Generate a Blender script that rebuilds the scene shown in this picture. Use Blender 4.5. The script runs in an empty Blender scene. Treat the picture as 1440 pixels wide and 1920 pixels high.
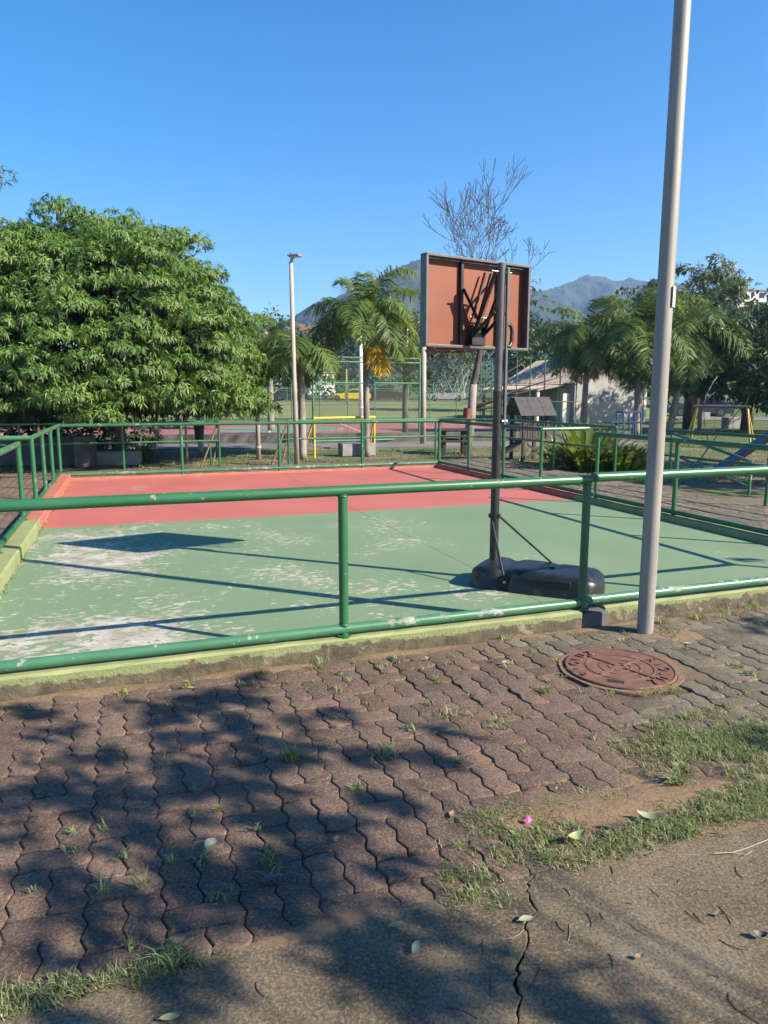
import bpy, math, random
import numpy as np
from mathutils import Vector, Matrix
R = math.radians
random.seed(7)
rng = np.random.default_rng(11)
sc = bpy.context.scene
COL = sc.collection

# ------------------------------------------------------------------ camera
CAM_H, PITCH, FPX = 1.6, R(9.2), 1356.0        # eye height, tilt down, focal length for a 1440x1920 frame
cd = bpy.data.cameras.new('camera')
cam = bpy.data.objects.new('camera', cd); COL.objects.link(cam)
cam.location = (0, 0, CAM_H); cam.rotation_euler = (R(90) - PITCH, 0, 0)
cd.sensor_fit = 'VERTICAL'; cd.sensor_height = 36; cd.sensor_width = 27; cd.lens = 36 * FPX / 1920
cd.clip_start = 0.05; cd.clip_end = 9000
sc.camera = cam
# ------------------------------------------------------------------ sky, sun, exposure
SUN_EL, SUN_AZ = R(33), R(112.5)               # sun to the right and a little behind the camera
world = bpy.data.worlds.new('World'); sc.world = world; world.use_nodes = True
wn = world.node_tree; wn.nodes.clear()
sky = wn.nodes.new('ShaderNodeTexSky'); sky.sky_type = 'NISHITA'; sky.sun_disc = False
sky.sun_elevation = SUN_EL; sky.sun_rotation = SUN_AZ; sky.altitude = 600; sky.air_density = 1.0; sky.dust_density = 0.35; sky.ozone_density = 2.5
hsv = wn.nodes.new('ShaderNodeHueSaturation'); hsv.inputs['Saturation'].default_value = 1.4
bg = wn.nodes.new('ShaderNodeBackground'); bg.inputs['Strength'].default_value = 0.082
wo = wn.nodes.new('ShaderNodeOutputWorld')
wn.links.new(sky.outputs[0], hsv.inputs['Color']); wn.links.new(hsv.outputs[0], bg.inputs['Color']); wn.links.new(bg.outputs[0], wo.inputs['Surface'])
sl = bpy.data.lights.new('sun', 'SUN'); sl.energy = 5.0; sl.angle = R(0.53); sl.color = (1, .875, .68)
sun = bpy.data.objects.new('sun', sl); COL.objects.link(sun)
SUNV = Vector((math.sin(SUN_AZ) * math.cos(SUN_EL), math.cos(SUN_AZ) * math.cos(SUN_EL), math.sin(SUN_EL)))
sun.rotation_euler = (-SUNV).to_track_quat('-Z', 'Y').to_euler(); sun.location = (20, -10, 30)
vs = sc.view_settings; vs.view_transform = 'Standard'; vs.look = 'None'; vs.gamma = 1; vs.use_curve_mapping = False; vs.exposure = 1.45
sc.cycles.use_denoising = True
sc.cycles.max_bounces = 4; sc.cycles.diffuse_bounces = 3; sc.cycles.glossy_bounces = 2; sc.cycles.transparent_max_bounces = 8; sc.cycles.use_adaptive_sampling = True; sc.cycles.adaptive_threshold = .02; sc.cycles.volume_bounces = 0

# ------------------------------------------------------------------ layout helpers
SP, CP = math.sin(PITCH), math.cos(PITCH)
def ray(x, y):
    u, v = (x - 720) / FPX, (y - 960) / FPX
    return u, CP - v * SP, -SP - v * CP
def gp(x, y, z=0.0):                            # point of the plane z that shows at a photo position
    a, b, c = ray(x, y); t = (z - CAM_H) / c
    return Vector((a * t, b * t, z))
def at(x, y, Y):                                # point at distance Y that shows at a photo position
    a, b, c = ray(x, y); t = Y / b
    return Vector((a * t, Y, CAM_H + c * t))
TH = R(19.5)
E1 = Vector((math.cos(TH), math.sin(TH), 0)); E2 = Vector((-math.sin(TH), math.cos(TH), 0))
ORG = Vector((-0.249, 4.32, 0))
def sd(s, d, z=0.0): return ORG + E1 * s + E2 * d + Vector((0, 0, z))
def to_sd(p): q = p - ORG; return q.dot(E1), q.dot(E2)

def ground_h(x, y):                             # the land lies level, then climbs slowly behind the field
    def ss(a, b, v):
        t = min(1, max(0, (v - a) / (b - a))); return t * t * (3 - 2 * t)
    h = .95 * ss(46, 88, y) + 5.0 * ss(96, 260, y) + 20 * ss(250, 900, y)
    h += 9 * ss(60, 130, y) * ss(30, 75, x)
    return h - .06

# ------------------------------------------------------------------ object helpers
def link(o, parent=None):
    COL.objects.link(o)
    if parent is not None:
        o.parent = parent
        bpy_m = parent.matrix_basis if parent.parent is None else parent.parent.matrix_basis @ parent.matrix_basis
        if parent.type == 'EMPTY' or parent.get('_w'): o.matrix_parent_inverse = bpy_m.inverted()
    return o
def tag(o, label=None, cat=None, group=None, kind=None):
    if label: o['label'] = label
    if cat: o['category'] = cat
    if group: o['group'] = group
    if kind: o['kind'] = kind
    return o
def thing(name, label, cat, loc=(0, 0, 0), group=None):
    o = bpy.data.objects.new(name, None); o.empty_display_size = .2; COL.objects.link(o); o.location = loc
    return tag(o, label, cat, group)
class MB:
    def __init__(s): s.v = []; s.f = []; s.m = []
    def add(s, vs_, fs, mi=0):
        n = len(s.v); s.v += [tuple(v) for v in vs_]; s.f += [tuple(i + n for i in f) for f in fs]; s.m += [mi] * len(fs); return s
    def box(s, c, size, rot=0.0, mi=0, ax=None):
        c = Vector(c); a, b, h = [k / 2 for k in size]
        if ax is None: ex, ey, ez = Vector((math.cos(rot), math.sin(rot), 0)), Vector((-math.sin(rot), math.cos(rot), 0)), Vector((0, 0, 1))
        else: ex, ey, ez = ax
        p = [c + ex * i * a + ey * j * b + ez * k * h for k in (-1, 1) for j in (-1, 1) for i in (-1, 1)]
        return s.add(p, [(0, 2, 3, 1), (4, 5, 7, 6), (0, 1, 5, 4), (2, 6, 7, 3), (0, 4, 6, 2), (1, 3, 7, 5)], mi)
    def tube(s, pts, rad, n=8, cap=True, mi=0):
        pts = [Vector(p) for p in pts]
        if not hasattr(rad, '__len__'): rad = [rad] * len(pts)
        vs_, fs = [], []; prev = None
        for i, p in enumerate(pts):
            d = (pts[min(i + 1, len(pts) - 1)] - pts[max(i - 1, 0)]).normalized()
            if prev is None:
                a = d.cross(Vector((0, 0, 1)))
                if a.length < 1e-3: a = d.cross(Vector((1, 0, 0)))
                a.normalize()
            else:
                a = (prev - d * prev.dot(d)).normalized()
            prev = a; b = d.cross(a)
            vs_ += [p + (a * math.cos(2 * math.pi * k / n) + b * math.sin(2 * math.pi * k / n)) * rad[i] for k in range(n)]
        for i in range(len(pts) - 1):
            for k in range(n):
                fs.append((i * n + k, i * n + (k + 1) % n, (i + 1) * n + (k + 1) % n, (i + 1) * n + k))
        if cap: fs.append(tuple(range(n))[::-1]); fs.append(tuple(range((len(pts) - 1) * n, len(pts) * n)))
        return s.add(vs_, fs, mi)
    def prism(s, poly, z0, z1, mi=0):
        n = len(poly); p = [Vector((q[0], q[1], z0)) for q in poly] + [Vector((q[0], q[1], z1)) for q in poly]
        return s.add(p, [tuple(range(n))[::-1], tuple(range(n, 2 * n))] + [(i, (i + 1) % n, n + (i + 1) % n, n + i) for i in range(n)], mi)
    def quad(s, a, b, c, d, mi=0): return s.add([a, b, c, d], [(0, 1, 2, 3)], mi)
    def mesh(s, name, mats, smooth=False):
        me = bpy.data.meshes.new(name); me.from_pydata(s.v, [], s.f)
        for m in (mats if isinstance(mats, (list, tuple)) else [mats]): me.materials.append(m)
        me.polygons.foreach_set('material_index', s.m)
        if smooth: me.polygons.foreach_set('use_smooth', [True] * len(s.f))
        me.update(); return me
    def build(s, name, mats, parent=None, smooth=False, bevel=0, seg=2):
        o = bpy.data.objects.new(name, s.mesh(name, mats, smooth)); link(o, parent)
        if bevel:
            b = o.modifiers.new('bevel', 'BEVEL'); b.width = bevel; b.segments = seg; b.limit_method = 'ANGLE'; b.angle_limit = R(40)
        return o
def smooth_by_angle(o, ang=35):
    me = o.data; me.polygons.foreach_set('use_smooth', [True] * len(me.polygons))
    try: me.set_sharp_from_angle(angle=R(ang))
    except Exception: pass
    return o
def np_mesh(name, V, F, rnd, mat, parent=None, smooth=False):
    me = bpy.data.meshes.new(name); k = F.shape[1]
    me.vertices.add(len(V)); me.vertices.foreach_set('co', np.ascontiguousarray(V, np.float32).ravel())
    me.loops.add(F.size); me.loops.foreach_set('vertex_index', np.ascontiguousarray(F, np.int32).ravel())
    me.polygons.add(len(F)); me.polygons.foreach_set('loop_start', np.arange(0, F.size, k, dtype=np.int32))
    me.update(calc_edges=True)
    if rnd is not None:
        a = me.attributes.new('rnd', 'FLOAT', 'FACE'); a.data.foreach_set('value', np.ascontiguousarray(rnd, np.float32))
    if smooth: me.polygons.foreach_set('use_smooth', [True] * len(F))
    me.materials.append(mat)
    return link(bpy.data.objects.new(name, me), parent)
def nrm(a): return a / np.maximum(1e-9, np.linalg.norm(a, axis=-1, keepdims=True))
def leaves(name, P, D, N, L, W, mat, parent=None, rnd=None, droop=.25, fold=.2):
    """one object of many pointed leaves; four small faces each, curved along the rib and folded"""
    n = len(P); D = nrm(D); S = nrm(np.cross(D, N)); U = np.cross(S, D)
    L = np.broadcast_to(np.asarray(L, float), (n,))[:, None]; W = np.broadcast_to(np.asarray(W, float), (n,))[:, None]
    dn = np.array([0, 0, -1.])
    B = P; M = P + D * L * .5 + U * L * .04
    T = P + D * L + dn * L * droop; M = M + dn * L * droop * .28
    A = M - D * L * .06 - S * W * .5 + U * W * fold; C = M - D * L * .06 + S * W * .5 + U * W * fold
    V = np.stack([B, M, T, A, C], 1).reshape(-1, 3); i = np.arange(n)[:, None] * 5
    F = np.concatenate([i + np.array([0, 4, 1]), i + np.array([4, 2, 1]), i + np.array([0, 1, 3]), i + np.array([1, 2, 3])], 1).reshape(-1, 3)
    if rnd is None: rnd = rng.random(n)
    return np_mesh(name, V, F, np.repeat(rnd, 4), mat, parent)

# ------------------------------------------------------------------ materials
def nodes(name):
    m = bpy.data.materials.new(name); m.use_nodes = True; nt = m.node_tree; nt.nodes.clear()
    o = nt.nodes.new('ShaderNodeOutputMaterial'); p = nt.nodes.new('ShaderNodeBsdfPrincipled'); nt.links.new(p.outputs[0], o.inputs[0])
    return m, nt, p, o
TONE = .74                                        # common scale of all base colours
class G:
    """tiny node-graph helper"""
    def __init__(s, nt): s.nt = nt
    def n(s, t, **k):
        x = s.nt.nodes.new('ShaderNode' + t)
        for a, b in k.items(): setattr(x, a, b)
        return x
    def set(s, inp, v):
        if hasattr(v, 'node'): s.nt.links.new(v, inp)
        elif isinstance(v, tuple) and len(v) == 3 and inp.type == 'RGBA': inp.default_value = (*v, 1)
        else: inp.default_value = v
    def noise(s, vec, scale, detail=4, rough=.55, dist=0):
        x = s.n('TexNoise'); s.set(x.inputs['Vector'], vec); x.inputs['Scale'].default_value = scale; x.inputs['Detail'].default_value = detail
        x.inputs['Roughness'].default_value = rough; x.inputs['Distortion'].default_value = dist; return x.outputs['Fac']
    def ramp(s, v, lo, hi, a=0.0, b=1.0):
        x = s.n('MapRange'); x.clamp = True; s.set(x.inputs[0], v); x.inputs[1].default_value = lo; x.inputs[2].default_value = hi; x.inputs[3].default_value = a; x.inputs[4].default_value = b
        return x.outputs[0]
    def mix(s, f, a, b, mode='MIX'):
        x = s.n('Mix', data_type='RGBA', blend_type=mode); s.set(x.inputs[0], f); s.set(x.inputs[6], a); s.set(x.inputs[7], b); return x.outputs[2]
    def m(s, op, a, b=0.0):
        x = s.n('Math', operation=op); s.set(x.inputs[0], a); s.set(x.inputs[1], b); return x.outputs[0]
    def scale(s, vec, v):
        x = s.n('VectorMath', operation='MULTIPLY'); s.set(x.inputs[0], vec); x.inputs[1].default_value = v; return x.outputs[0]
    def sep(s, vec):
        x = s.n('SeparateXYZ'); s.set(x.inputs[0], vec); return x.outputs
    def bump(s, h, st, dist=.01, nrm_=None):
        x = s.n('Bump'); s.set(x.inputs['Height'], h); x.inputs['Strength'].default_value = st; x.inputs['Distance'].default_value = dist
        if nrm_ is not None: s.set(x.inputs['Normal'], nrm_)
        return x.outputs[0]
    def base(s, p, c): s.set(p.inputs['Base Color'], s.mix(1.0, c, (TONE, TONE, TONE), 'MULTIPLY'))
    @property
    def obj(s): return s.n('TexCoord').outputs['Object']
    @property
    def pos(s): return s.n('NewGeometry').outputs['Position']
def mat(name, c1, c2=None, scale=6, rough=.65, bump=0., bscale=70, metal=0, stretch=(1, 1, 1), lo=.35, hi=.65, c3=None, c3s=25, c3t=.66, bdist=.004):
    """two colours mixed by noise, optional sparse third colour (wear, rust, stains) and fine relief"""
    m, nt, p, o = nodes(name); g = G(nt); v = g.scale(g.obj, stretch)
    col = c1
    if c2 is not None: col = g.mix(g.ramp(g.noise(v, scale), lo, hi), c1, c2)
    if c3 is not None: col = g.mix(g.ramp(g.noise(v, c3s, 5, .6), c3t, c3t + .03), col, c3)
    g.base(p, col); p.inputs['Roughness'].default_value = rough; p.inputs['Metallic'].default_value = metal
    if bump: g.set(p.inputs['Normal'], g.bump(g.noise(v, bscale, 5, .65), bump, bdist))
    return m
def leaf_mat(name, dark, mid, light, trans=.22, rough=.42):
    m, nt, p, o = nodes(name); g = G(nt)
    a = g.n('Attribute', attribute_name='rnd').outputs['Fac']
    c = g.mix(g.ramp(a, .0, .55), dark, mid); c = g.mix(g.ramp(a, .55, 1), c, light)
    g.base(p, c); p.inputs['Roughness'].default_value = rough; p.inputs['Specular IOR Level'].default_value = .32
    t = g.n('BsdfTranslucent'); c2 = g.mix(1.0, c, (1.5, 1.35, .5), 'MULTIPLY'); g.set(t.inputs['Color'], c2)
    x = g.n('MixShader'); x.inputs[0].default_value = trans
    nt.links.new(p.outputs[0], x.inputs[1]); nt.links.new(t.outputs[0], x.inputs[2]); nt.links.new(x.outputs[0], o.inputs[0])
    return m
M = {}
M['conc'] = mat('concrete_grey', (.26, .25, .23), (.36, .34, .31), 5, .85, .5, 90)
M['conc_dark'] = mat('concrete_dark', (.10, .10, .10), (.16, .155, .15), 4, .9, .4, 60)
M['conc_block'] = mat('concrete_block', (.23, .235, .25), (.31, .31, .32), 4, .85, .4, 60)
M['pole'] = mat('galvanised_pole', (.27, .255, .245), (.35, .33, .31), 3, .55, .08, 40, 0.1, (6, 6, .7), c3=(.33, .31, .29), c3s=6, c3t=.66)
M['pole_pale'] = mat('painted_pole', (.36, .31, .265), (.45, .40, .35), 3, .7, .2, 40)
M['white'] = mat('white_paint', (.70, .70, .69), (.80, .80, .78), 4, .6)
M['wood'] = mat('dark_wood', (.035, .028, .024), (.075, .055, .045), 8, .75, .5, 40, stretch=(1, 1, 8))
M['woodroof'] = mat('dark_shingle', (.03, .03, .036), (.06, .055, .06), 9, .6, .5, 40)
M['brownwood'] = mat('brown_wood', (.16, .10, .06), (.24, .15, .09), 8, .8, .5, 40)
M['yellow'] = mat('yellow_paint', (.72, .47, .02), (.82, .56, .05), 7, .5, c3=(.3, .2, .08), c3s=20, c3t=.68)
M['oldyellow'] = mat('old_yellow_paint', (.42, .29, .06), (.55, .38, .08), 7, .6, c3=(.15, .09, .05), c3s=18, c3t=.62)
M['blue'] = mat('blue_paint', (.035, .10, .33), (.06, .17, .45), 6, .4)
M['darkblue'] = mat('dark_blue_paint', (.03, .06, .16), (.05, .09, .22), 6, .5)
M['red'] = mat('red_paint', (.45, .04, .03), (.55, .07, .05), 6, .5)
M['black'] = mat('black_plastic', (.009, .010, .012), (.018, .019, .022), 6, .40, .15, 120, c3=(.055, .053, .05), c3s=7, c3t=.60)
M['blackmetal'] = mat('black_metal', (.016, .016, .018), (.028, .028, .031), 9, .36, .05, 100)
M['greymetal'] = mat('grey_metal', (.085, .08, .085), (.12, .115, .12), 9, .4, .05, 100)
M['chrome'] = mat('bare_bolt', (.6, .6, .6), None, rough=.25, metal=1)
M['tyre'] = mat('rubber', (.012, .012, .012), (.02, .02, .02), 9, .8)
M['glass'] = mat('car_glass', (.015, .018, .02), None, rough=.08)
M['bark'] = mat('bark', (.09, .07, .055), (.17, .14, .115), 7, .9, .9, 26, stretch=(1, 1, .35), bdist=.02)
M['palebark'] = mat('pale_bark', (.20, .175, .155), (.33, .30, .27), 6, .9, .8, 26, stretch=(1, 1, .4), bdist=.02)
M['twig'] = mat('twig_bark', (.055, .042, .035), (.12, .098, .085), 5, .9)
M['redband'] = mat('red_band', (.36, .07, .03), (.45, .12, .05), 8, .8)
M['cream'] = mat('cream_tile', (.55, .47, .40), (.64, .56, .49), 3, .7, .2, 30)
M['greywall'] = mat('grey_wall', (.33, .33, .34), (.42, .42, .43), 2, .8, .2, 30)
M['roof'] = mat('clay_roof', (.42, .36, .31), (.56, .49, .43), 4, .85, .3, 30, c3=(.2, .16, .14), c3s=9, c3t=.6)
M['roofred'] = mat('dark_clay_roof', (.13, .06, .04), (.2, .1, .07), 6, .85, .5, 20)
M['housewhite'] = mat('house_white', (.66, .64, .63), (.76, .74, .73), .6, .8, c3=(.5, .47, .45), c3s=1.3, c3t=.6)
M['winpane'] = mat('dark_pane', (.03, .035, .045), None, rough=.1)
M['asphalt'] = mat('asphalt', (.16, .155, .15), (.22, .21, .20), .6, .9, .4, 60)
M['line_white'] = mat('line_white', (.6, .55, .52), (.7, .66, .62), 5, .8)
M['line_yellow'] = mat('line_yellow', (.6, .42, .2), (.68, .52, .3), 5, .8)
M['net'] = mat('net_cord', (.33, .32, .29), (.45, .43, .39), 30, .9)
M['fencegreen'] = mat('fence_green', (.06, .19, .10), (.10, .26, .15), 3, .5)
M['mesh'] = mat('mesh_wire', (.06, .10, .065), (.10, .15, .10), 3, .6)
M['rubberrim'] = mat('rim_red', (.28, .02, .02), (.35, .04, .03), 9, .5)

def paint_mat(name, base, dark, chip, thr, big=1.3, rough=.36):
    m, nt, p, o = nodes(name); g = G(nt); v = g.obj
    c = g.mix(g.ramp(g.noise(v, 3), .3, .7), base, dark)
    f = g.noise(v, 13, 6, .62); b = g.noise(v, big, 3)
    k = g.ramp(g.m('ADD', f, g.m('MULTIPLY', g.m('SUBTRACT', b, .5), .5)), thr, thr + .025)
    ch = g.mix(g.ramp(g.noise(v, 9), .4, .6), chip, tuple(x * .62 for x in chip))
    c = g.mix(g.ramp(g.noise(v, 7, 6, .7), .665, .70, 0, .85), c, (.12, .055, .028)); g.base(p, g.mix(k, c, ch)); g.set(p.inputs['Roughness'], g.ramp(k, 0, 1, rough, .75))
    g.set(p.inputs['Normal'], g.bump(g.m('SUBTRACT', g.m('MULTIPLY', g.noise(v, 60, 3), .3), k), .35, .003))
    return m
M['rail'] = paint_mat('rail_green_paint', (.022, .125, .050), (.032, .150, .066), (.30, .33, .29), .655)
M['rail_worn'] = paint_mat('rail_green_worn', (.045, .16, .085), (.07, .21, .12), (.33, .37, .33), .585)
M['rail_old'] = paint_mat('rail_green_faded', (.045, .17, .075), (.07, .21, .10), (.28, .24, .17), .62)

def paver_mat(name, attr):
    m, nt, p, o = nodes(name); g = G(nt); w = g.pos
    rnd = g.n('Attribute', attribute_name='rnd').outputs['Fac'] if attr else g.n('ObjectInfo').outputs['Random']
    red = g.mix(rnd, (.098, .058, .040), (.205, .126, .090)); grey = g.mix(rnd, (.110, .093, .064), (.215, .185, .132))
    # two paver batches: red ones up to a line across the walkway, grey ones to the right of it
    q = g.sep(w); x = g.m('ADD', g.m('MULTIPLY', q[0], 1.0), g.m('MULTIPLY', q[1], .42))
    edge = g.m('ADD', g.m('ADD', x, g.m('MULTIPLY', g.m('SUBTRACT', g.noise(w, 1.6, 2), .5), .9)), g.m('MULTIPLY', rnd, .25))
    c = g.mix(g.ramp(edge, 2.72, 2.95), red, grey)
    st = g.ramp(g.noise(w, 2.3, 5, .6), .42, .68); c = g.mix(g.m('MULTIPLY', st, .45), c, (.10, .085, .07))
    dirt = g.ramp(g.noise(w, 5.5, 5, .65), .56, .72); c = g.mix(g.m('MULTIPLY', dirt, .5), c, (.27, .19, .125))
    f = g.noise(w, 100, 5, .8); c = g.mix(g.ramp(f, .52, .66, 0, .75), c, (.36, .27, .21)); c = g.mix(g.ramp(f, .49, .37, 0, .92), c, (.035, .025, .02)); c = g.mix(g.ramp(g.noise(w, 420, 2), .62, .72, 0, .6), c, (.5, .45, .38))
    g.base(p, c); p.inputs['Roughness'].default_value = .9
    h = g.m('ADD', g.m('MULTIPLY', g.noise(w, 170, 4, .7), .6), g.noise(w, 28, 4, .6))
    g.set(p.inputs['Normal'], g.bump(h, 1.0, .009)); return m
M['paver'] = paver_mat('paver', False); M['paver_far'] = paver_mat('paver_joined', True)

def soil_mat():
    m, nt, p, o = nodes('soil'); g = G(nt); w = g.pos
    c = g.mix(g.ramp(g.noise(w, 3, 5), .35, .65), (.060, .044, .032), (.145, .098, .062))
    c = g.mix(g.ramp(g.sep(w)[2], -.008, .004), c, g.mix(g.ramp(g.noise(w, 2.2, 5, .6), .4, .65), (.21, .145, .09), (.30, .185, .10)))
    c = g.mix(g.ramp(g.noise(w, 160, 3, .7), .5, .75), c, (.34, .26, .18)); c = g.mix(g.ramp(g.noise(w, 45, 4, .7), .55, .36, 0, .5), c, (.06, .045, .03))
    g.base(p, c); p.inputs['Roughness'].default_value = .95
    g.set(p.inputs['Normal'], g.bump(g.noise(w, 90, 6, .75), .9, .008)); return m
M['soil'] = soil_mat()
def slab_mat():
    m, nt, p, o = nodes('slab_concrete'); g = G(nt); w = g.pos
    c = g.mix(g.ramp(g.noise(w, 3.2, 6, .62), .34, .66), (.100, .078, .048), (.225, .176, .110))
    c = g.mix(g.ramp(g.noise(w, 1.7, 4), .52, .70, 0, .7), c, (.28, .235, .17))
    sp = g.noise(w, 88, 6, .85); c = g.mix(g.ramp(sp, .52, .66, 0, .9), c, (.44, .36, .25)); c = g.mix(g.ramp(sp, .49, .37), c, (.035, .026, .017))
    c = g.mix(g.ramp(g.noise(w, 26, 5, .7), .60, .72, 0, .6), c, (.08, .06, .04))
    g.base(p, c); p.inputs['Roughness'].default_value = .93
    h = g.m('ADD', g.m('MULTIPLY', g.noise(w, 120, 5, .8), .7), g.m('MULTIPLY', g.noise(w, 14, 5), .8))
    g.set(p.inputs['Normal'], g.bump(h, .95, .01)); return m
M['slab'] = slab_mat()
def court_mat():
    m, nt, p, o = nodes('court_paint'); g = G(nt); v = g.obj; q = g.sep(v)
    green = g.mix(g.ramp(g.noise(v, .8, 4), .3, .7), (.155, .245, .135), (.19, .285, .165))
    red = g.mix(g.ramp(g.noise(v, .9, 4), .3, .7), (.44, .115, .098), (.50, .145, .122))
    isred = g.ramp(g.m('ADD', q[1], g.m('MULTIPLY', g.noise(v, 9, 3), .02)), 5.335, 5.35)
    c = g.mix(isred, green, red)
    c = g.mix(g.ramp(g.noise(g.scale(v, (2, 9, 1)), 4, 5, .7), .55, .75, 0, .25), c, (.30, .38, .28))
    # flaked paint: patches of small chips lying along the trowel marks
    big = g.ramp(g.noise(v, .75, 2, .5), .38, .62, -.19, .10); mid = g.noise(g.scale(v, (1, 1.5, 1)), 2.2, 3)
    strip = g.m('MULTIPLY', g.ramp(q[0], -2.05, -1.75), g.ramp(q[0], -.75, -1.1)); far = g.ramp(q[0], 1.2, 3.0, 0, -.22); edge = g.ramp(q[1], 4.7, 5.4, 0, -.20)
    wear = g.m('ADD', g.m('ADD', big, g.m('MULTIPLY', mid, .42)), g.m('ADD', g.m('ADD', far, edge), g.m('MULTIPLY', strip, .115)))
    fl = g.noise(g.scale(v, (1, 1.7, 1)), 11.5, 5, .56, .25)
    k = g.ramp(g.m('ADD', wear, g.m('MULTIPLY', fl, 1.3)), .950, .962)
    chip = g.mix(g.ramp(g.noise(v, 5, 4, .6), .38, .62), (.56, .55, .49), (.34, .30, .245))
    chip = g.mix(g.ramp(g.noise(v, 60, 4), .45, .7, 0, .5), chip, (.22, .19, .15))
    c = g.mix(k, c, chip)
    c = g.mix(g.ramp(g.noise(v, 3.2, 5, .7), .62, .8, 0, .35), c, (.25, .22, .17))
    c = g.mix(g.ramp(g.noise(v, 45, 4, .7), .62, .8, 0, .35), c, (.10, .12, .09))
    g.base(p, c); p.inputs['Roughness'].default_value = .72
    h = g.m('SUBTRACT', g.m('MULTIPLY', g.noise(v, 80, 4), .6), k); g.set(p.inputs['Normal'], g.bump(h, .4, .003)); return m
M['court'] = court_mat()
def kerb_paint(name, a, b):
    m, nt, p, o = nodes(name); g = G(nt); w = g.pos
    c = g.mix(g.ramp(g.noise(w, 4, 4), .35, .65), a, b)
    c = g.mix(g.ramp(g.noise(w, 7, 6, .7), .62, .68, 0, .8), c, (.20, .18, .13)); c = g.mix(g.ramp(g.noise(w, 50, 4), .55, .8, 0, .4), c, (.2, .2, .14))
    g.base(p, c); p.inputs['Roughness'].default_value = .8; g.set(p.inputs['Normal'], g.bump(g.noise(w, 60, 5), .5, .005)); return m
M['kerb_green'] = kerb_paint('kerb_pale_green', (.22, .265, .11), (.31, .335, .155)); M['kerb_pink'] = kerb_paint('kerb_pink', (.42, .115, .085), (.50, .17, .12))
def kerb_face():
    m, nt, p, o = nodes('kerb_stained_concrete'); g = G(nt); w = g.pos; z = g.sep(w)[2]
    c = g.mix(g.ramp(g.noise(w, 9, 6, .7), .36, .64), (.060, .050, .034), (.165, .140, .092))
    c = g.mix(g.ramp(g.noise(w, 5, 5, .7), .58, .66, 0, .8), c, (.34, .31, .22))
    k = g.ramp(g.m('ADD', z, g.m('MULTIPLY', g.m('SUBTRACT', g.noise(w, 6, 5, .65), .5), .16)), .070, .082)
    c = g.mix(k, c, (.23, .28, .13)); c = g.mix(g.ramp(g.noise(w, 70, 4, .7), .55, .7, 0, .6), c, (.06, .055, .035))
    g.base(p, c); p.inputs['Roughness'].default_value = .92; g.set(p.inputs['Normal'], g.bump(g.noise(w, 55, 6, .7), .9, .01)); return m
M['kerb_face'] = kerb_face()
def ground_mat():
    m, nt, p, o = nodes('grassy_ground'); g = G(nt); w = g.pos; q = g.sep(w)
    gr = g.mix(g.ramp(g.noise(w, .5, 5, .6), .35, .65), (.075, .115, .026), (.145, .185, .05))
    gr = g.mix(g.ramp(g.noise(w, 9, 5, .7), .4, .7, 0, .55), gr, (.055, .085, .02))
    dirt = g.mix(g.ramp(g.noise(w, 1.2, 5), .35, .65), (.16, .12, .08), (.25, .19, .13))
    near = g.ramp(q[1], 18, 30, .06, -.10)
    k = g.ramp(g.m('ADD', g.noise(w, .55, 5, .62), near), .50, .60)
    c = g.mix(k, gr, dirt); g.base(p, c); p.inputs['Roughness'].default_value = .95
    g.set(p.inputs['Normal'], g.bump(g.noise(w, 18, 6, .75), .8, .05)); return m
M['ground'] = ground_mat()
M['field'] = mat('field_grass', (.16, .20, .055), (.25, .265, .10), .18, .95, .7, 12, lo=.3, hi=.7, c3=(.20, .17, .09), c3s=.5, c3t=.62, bdist=.04)
M['manhole'] = mat('rusty_iron', (.150, .072, .052), (.215, .105, .078), 9, .78, .5, 120, 0.15, c3=(.25, .18, .12), c3s=11, c3t=.62)
M['brownboard'] = None
def board_mat():
    m, nt, p, o = nodes('board_brown'); g = G(nt); v = g.obj
    c = g.mix(g.ramp(g.noise(v, 3, 4), .3, .7), (.19, .038, .010), (.23, .050, .015)); c = g.mix(g.ramp(g.noise(v, 90, 3), .4, .75, 0, .3), c, (.2, .06, .03))
    dr = g.ramp(g.noise(g.scale(v, (1, 1, .16)), 26, 3, .5), .70, .74); k2 = g.ramp(g.noise(v, 2.6, 2), .5, .56)
    c = g.mix(g.m('MULTIPLY', dr, k2), c, (.42, .30, .22)); g.base(p, c); p.inputs['Roughness'].default_value = .6; return m
M['brownboard'] = board_mat()
def court2_mat():
    m, nt, p, o = nodes('sports_court_paint'); g = G(nt); v = g.obj; q = g.sep(v)
    c = g.mix(g.ramp(g.noise(v, .6, 4), .3, .7), (.30, .105, .10), (.36, .135, .125))
    r = g.m('SQRT', g.m('ADD', g.m('POWER', q[0], 2.0), g.m('POWER', q[1], 2.0)))
    c = g.mix(g.ramp(r, 3.02, 2.98), c, (.15, .24, .19)); g.base(p, c); p.inputs['Roughness'].default_value = .8; return m
M['court2'] = court2_mat()
M['hill'] = mat('forest_hill', (.018, .035, .016), (.05, .075, .03), .012, .95, 1, .05, bdist=8)
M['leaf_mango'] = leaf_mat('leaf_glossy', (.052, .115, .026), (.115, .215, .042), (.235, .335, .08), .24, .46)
M['leaf_shaded'] = leaf_mat('leaf_shade_tone', (.016, .04, .012), (.03, .065, .018), (.05, .09, .025), .15, .5)  # darker leaf copy: shade inside the foliage put into the colour
M['leaf_olive'] = leaf_mat('leaf_olive', (.06, .085, .032), (.12, .145, .055), (.2, .215, .09), .2, .5)
M['leaf_palm'] = leaf_mat('leaf_palm', (.06, .115, .03), (.135, .215, .055), (.25, .33, .095), .28, .5)
M['leaf_yellow'] = leaf_mat('leaf_yellow', (.45, .30, .02), (.62, .42, .03), (.70, .52, .06), .25, .5)
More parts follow.
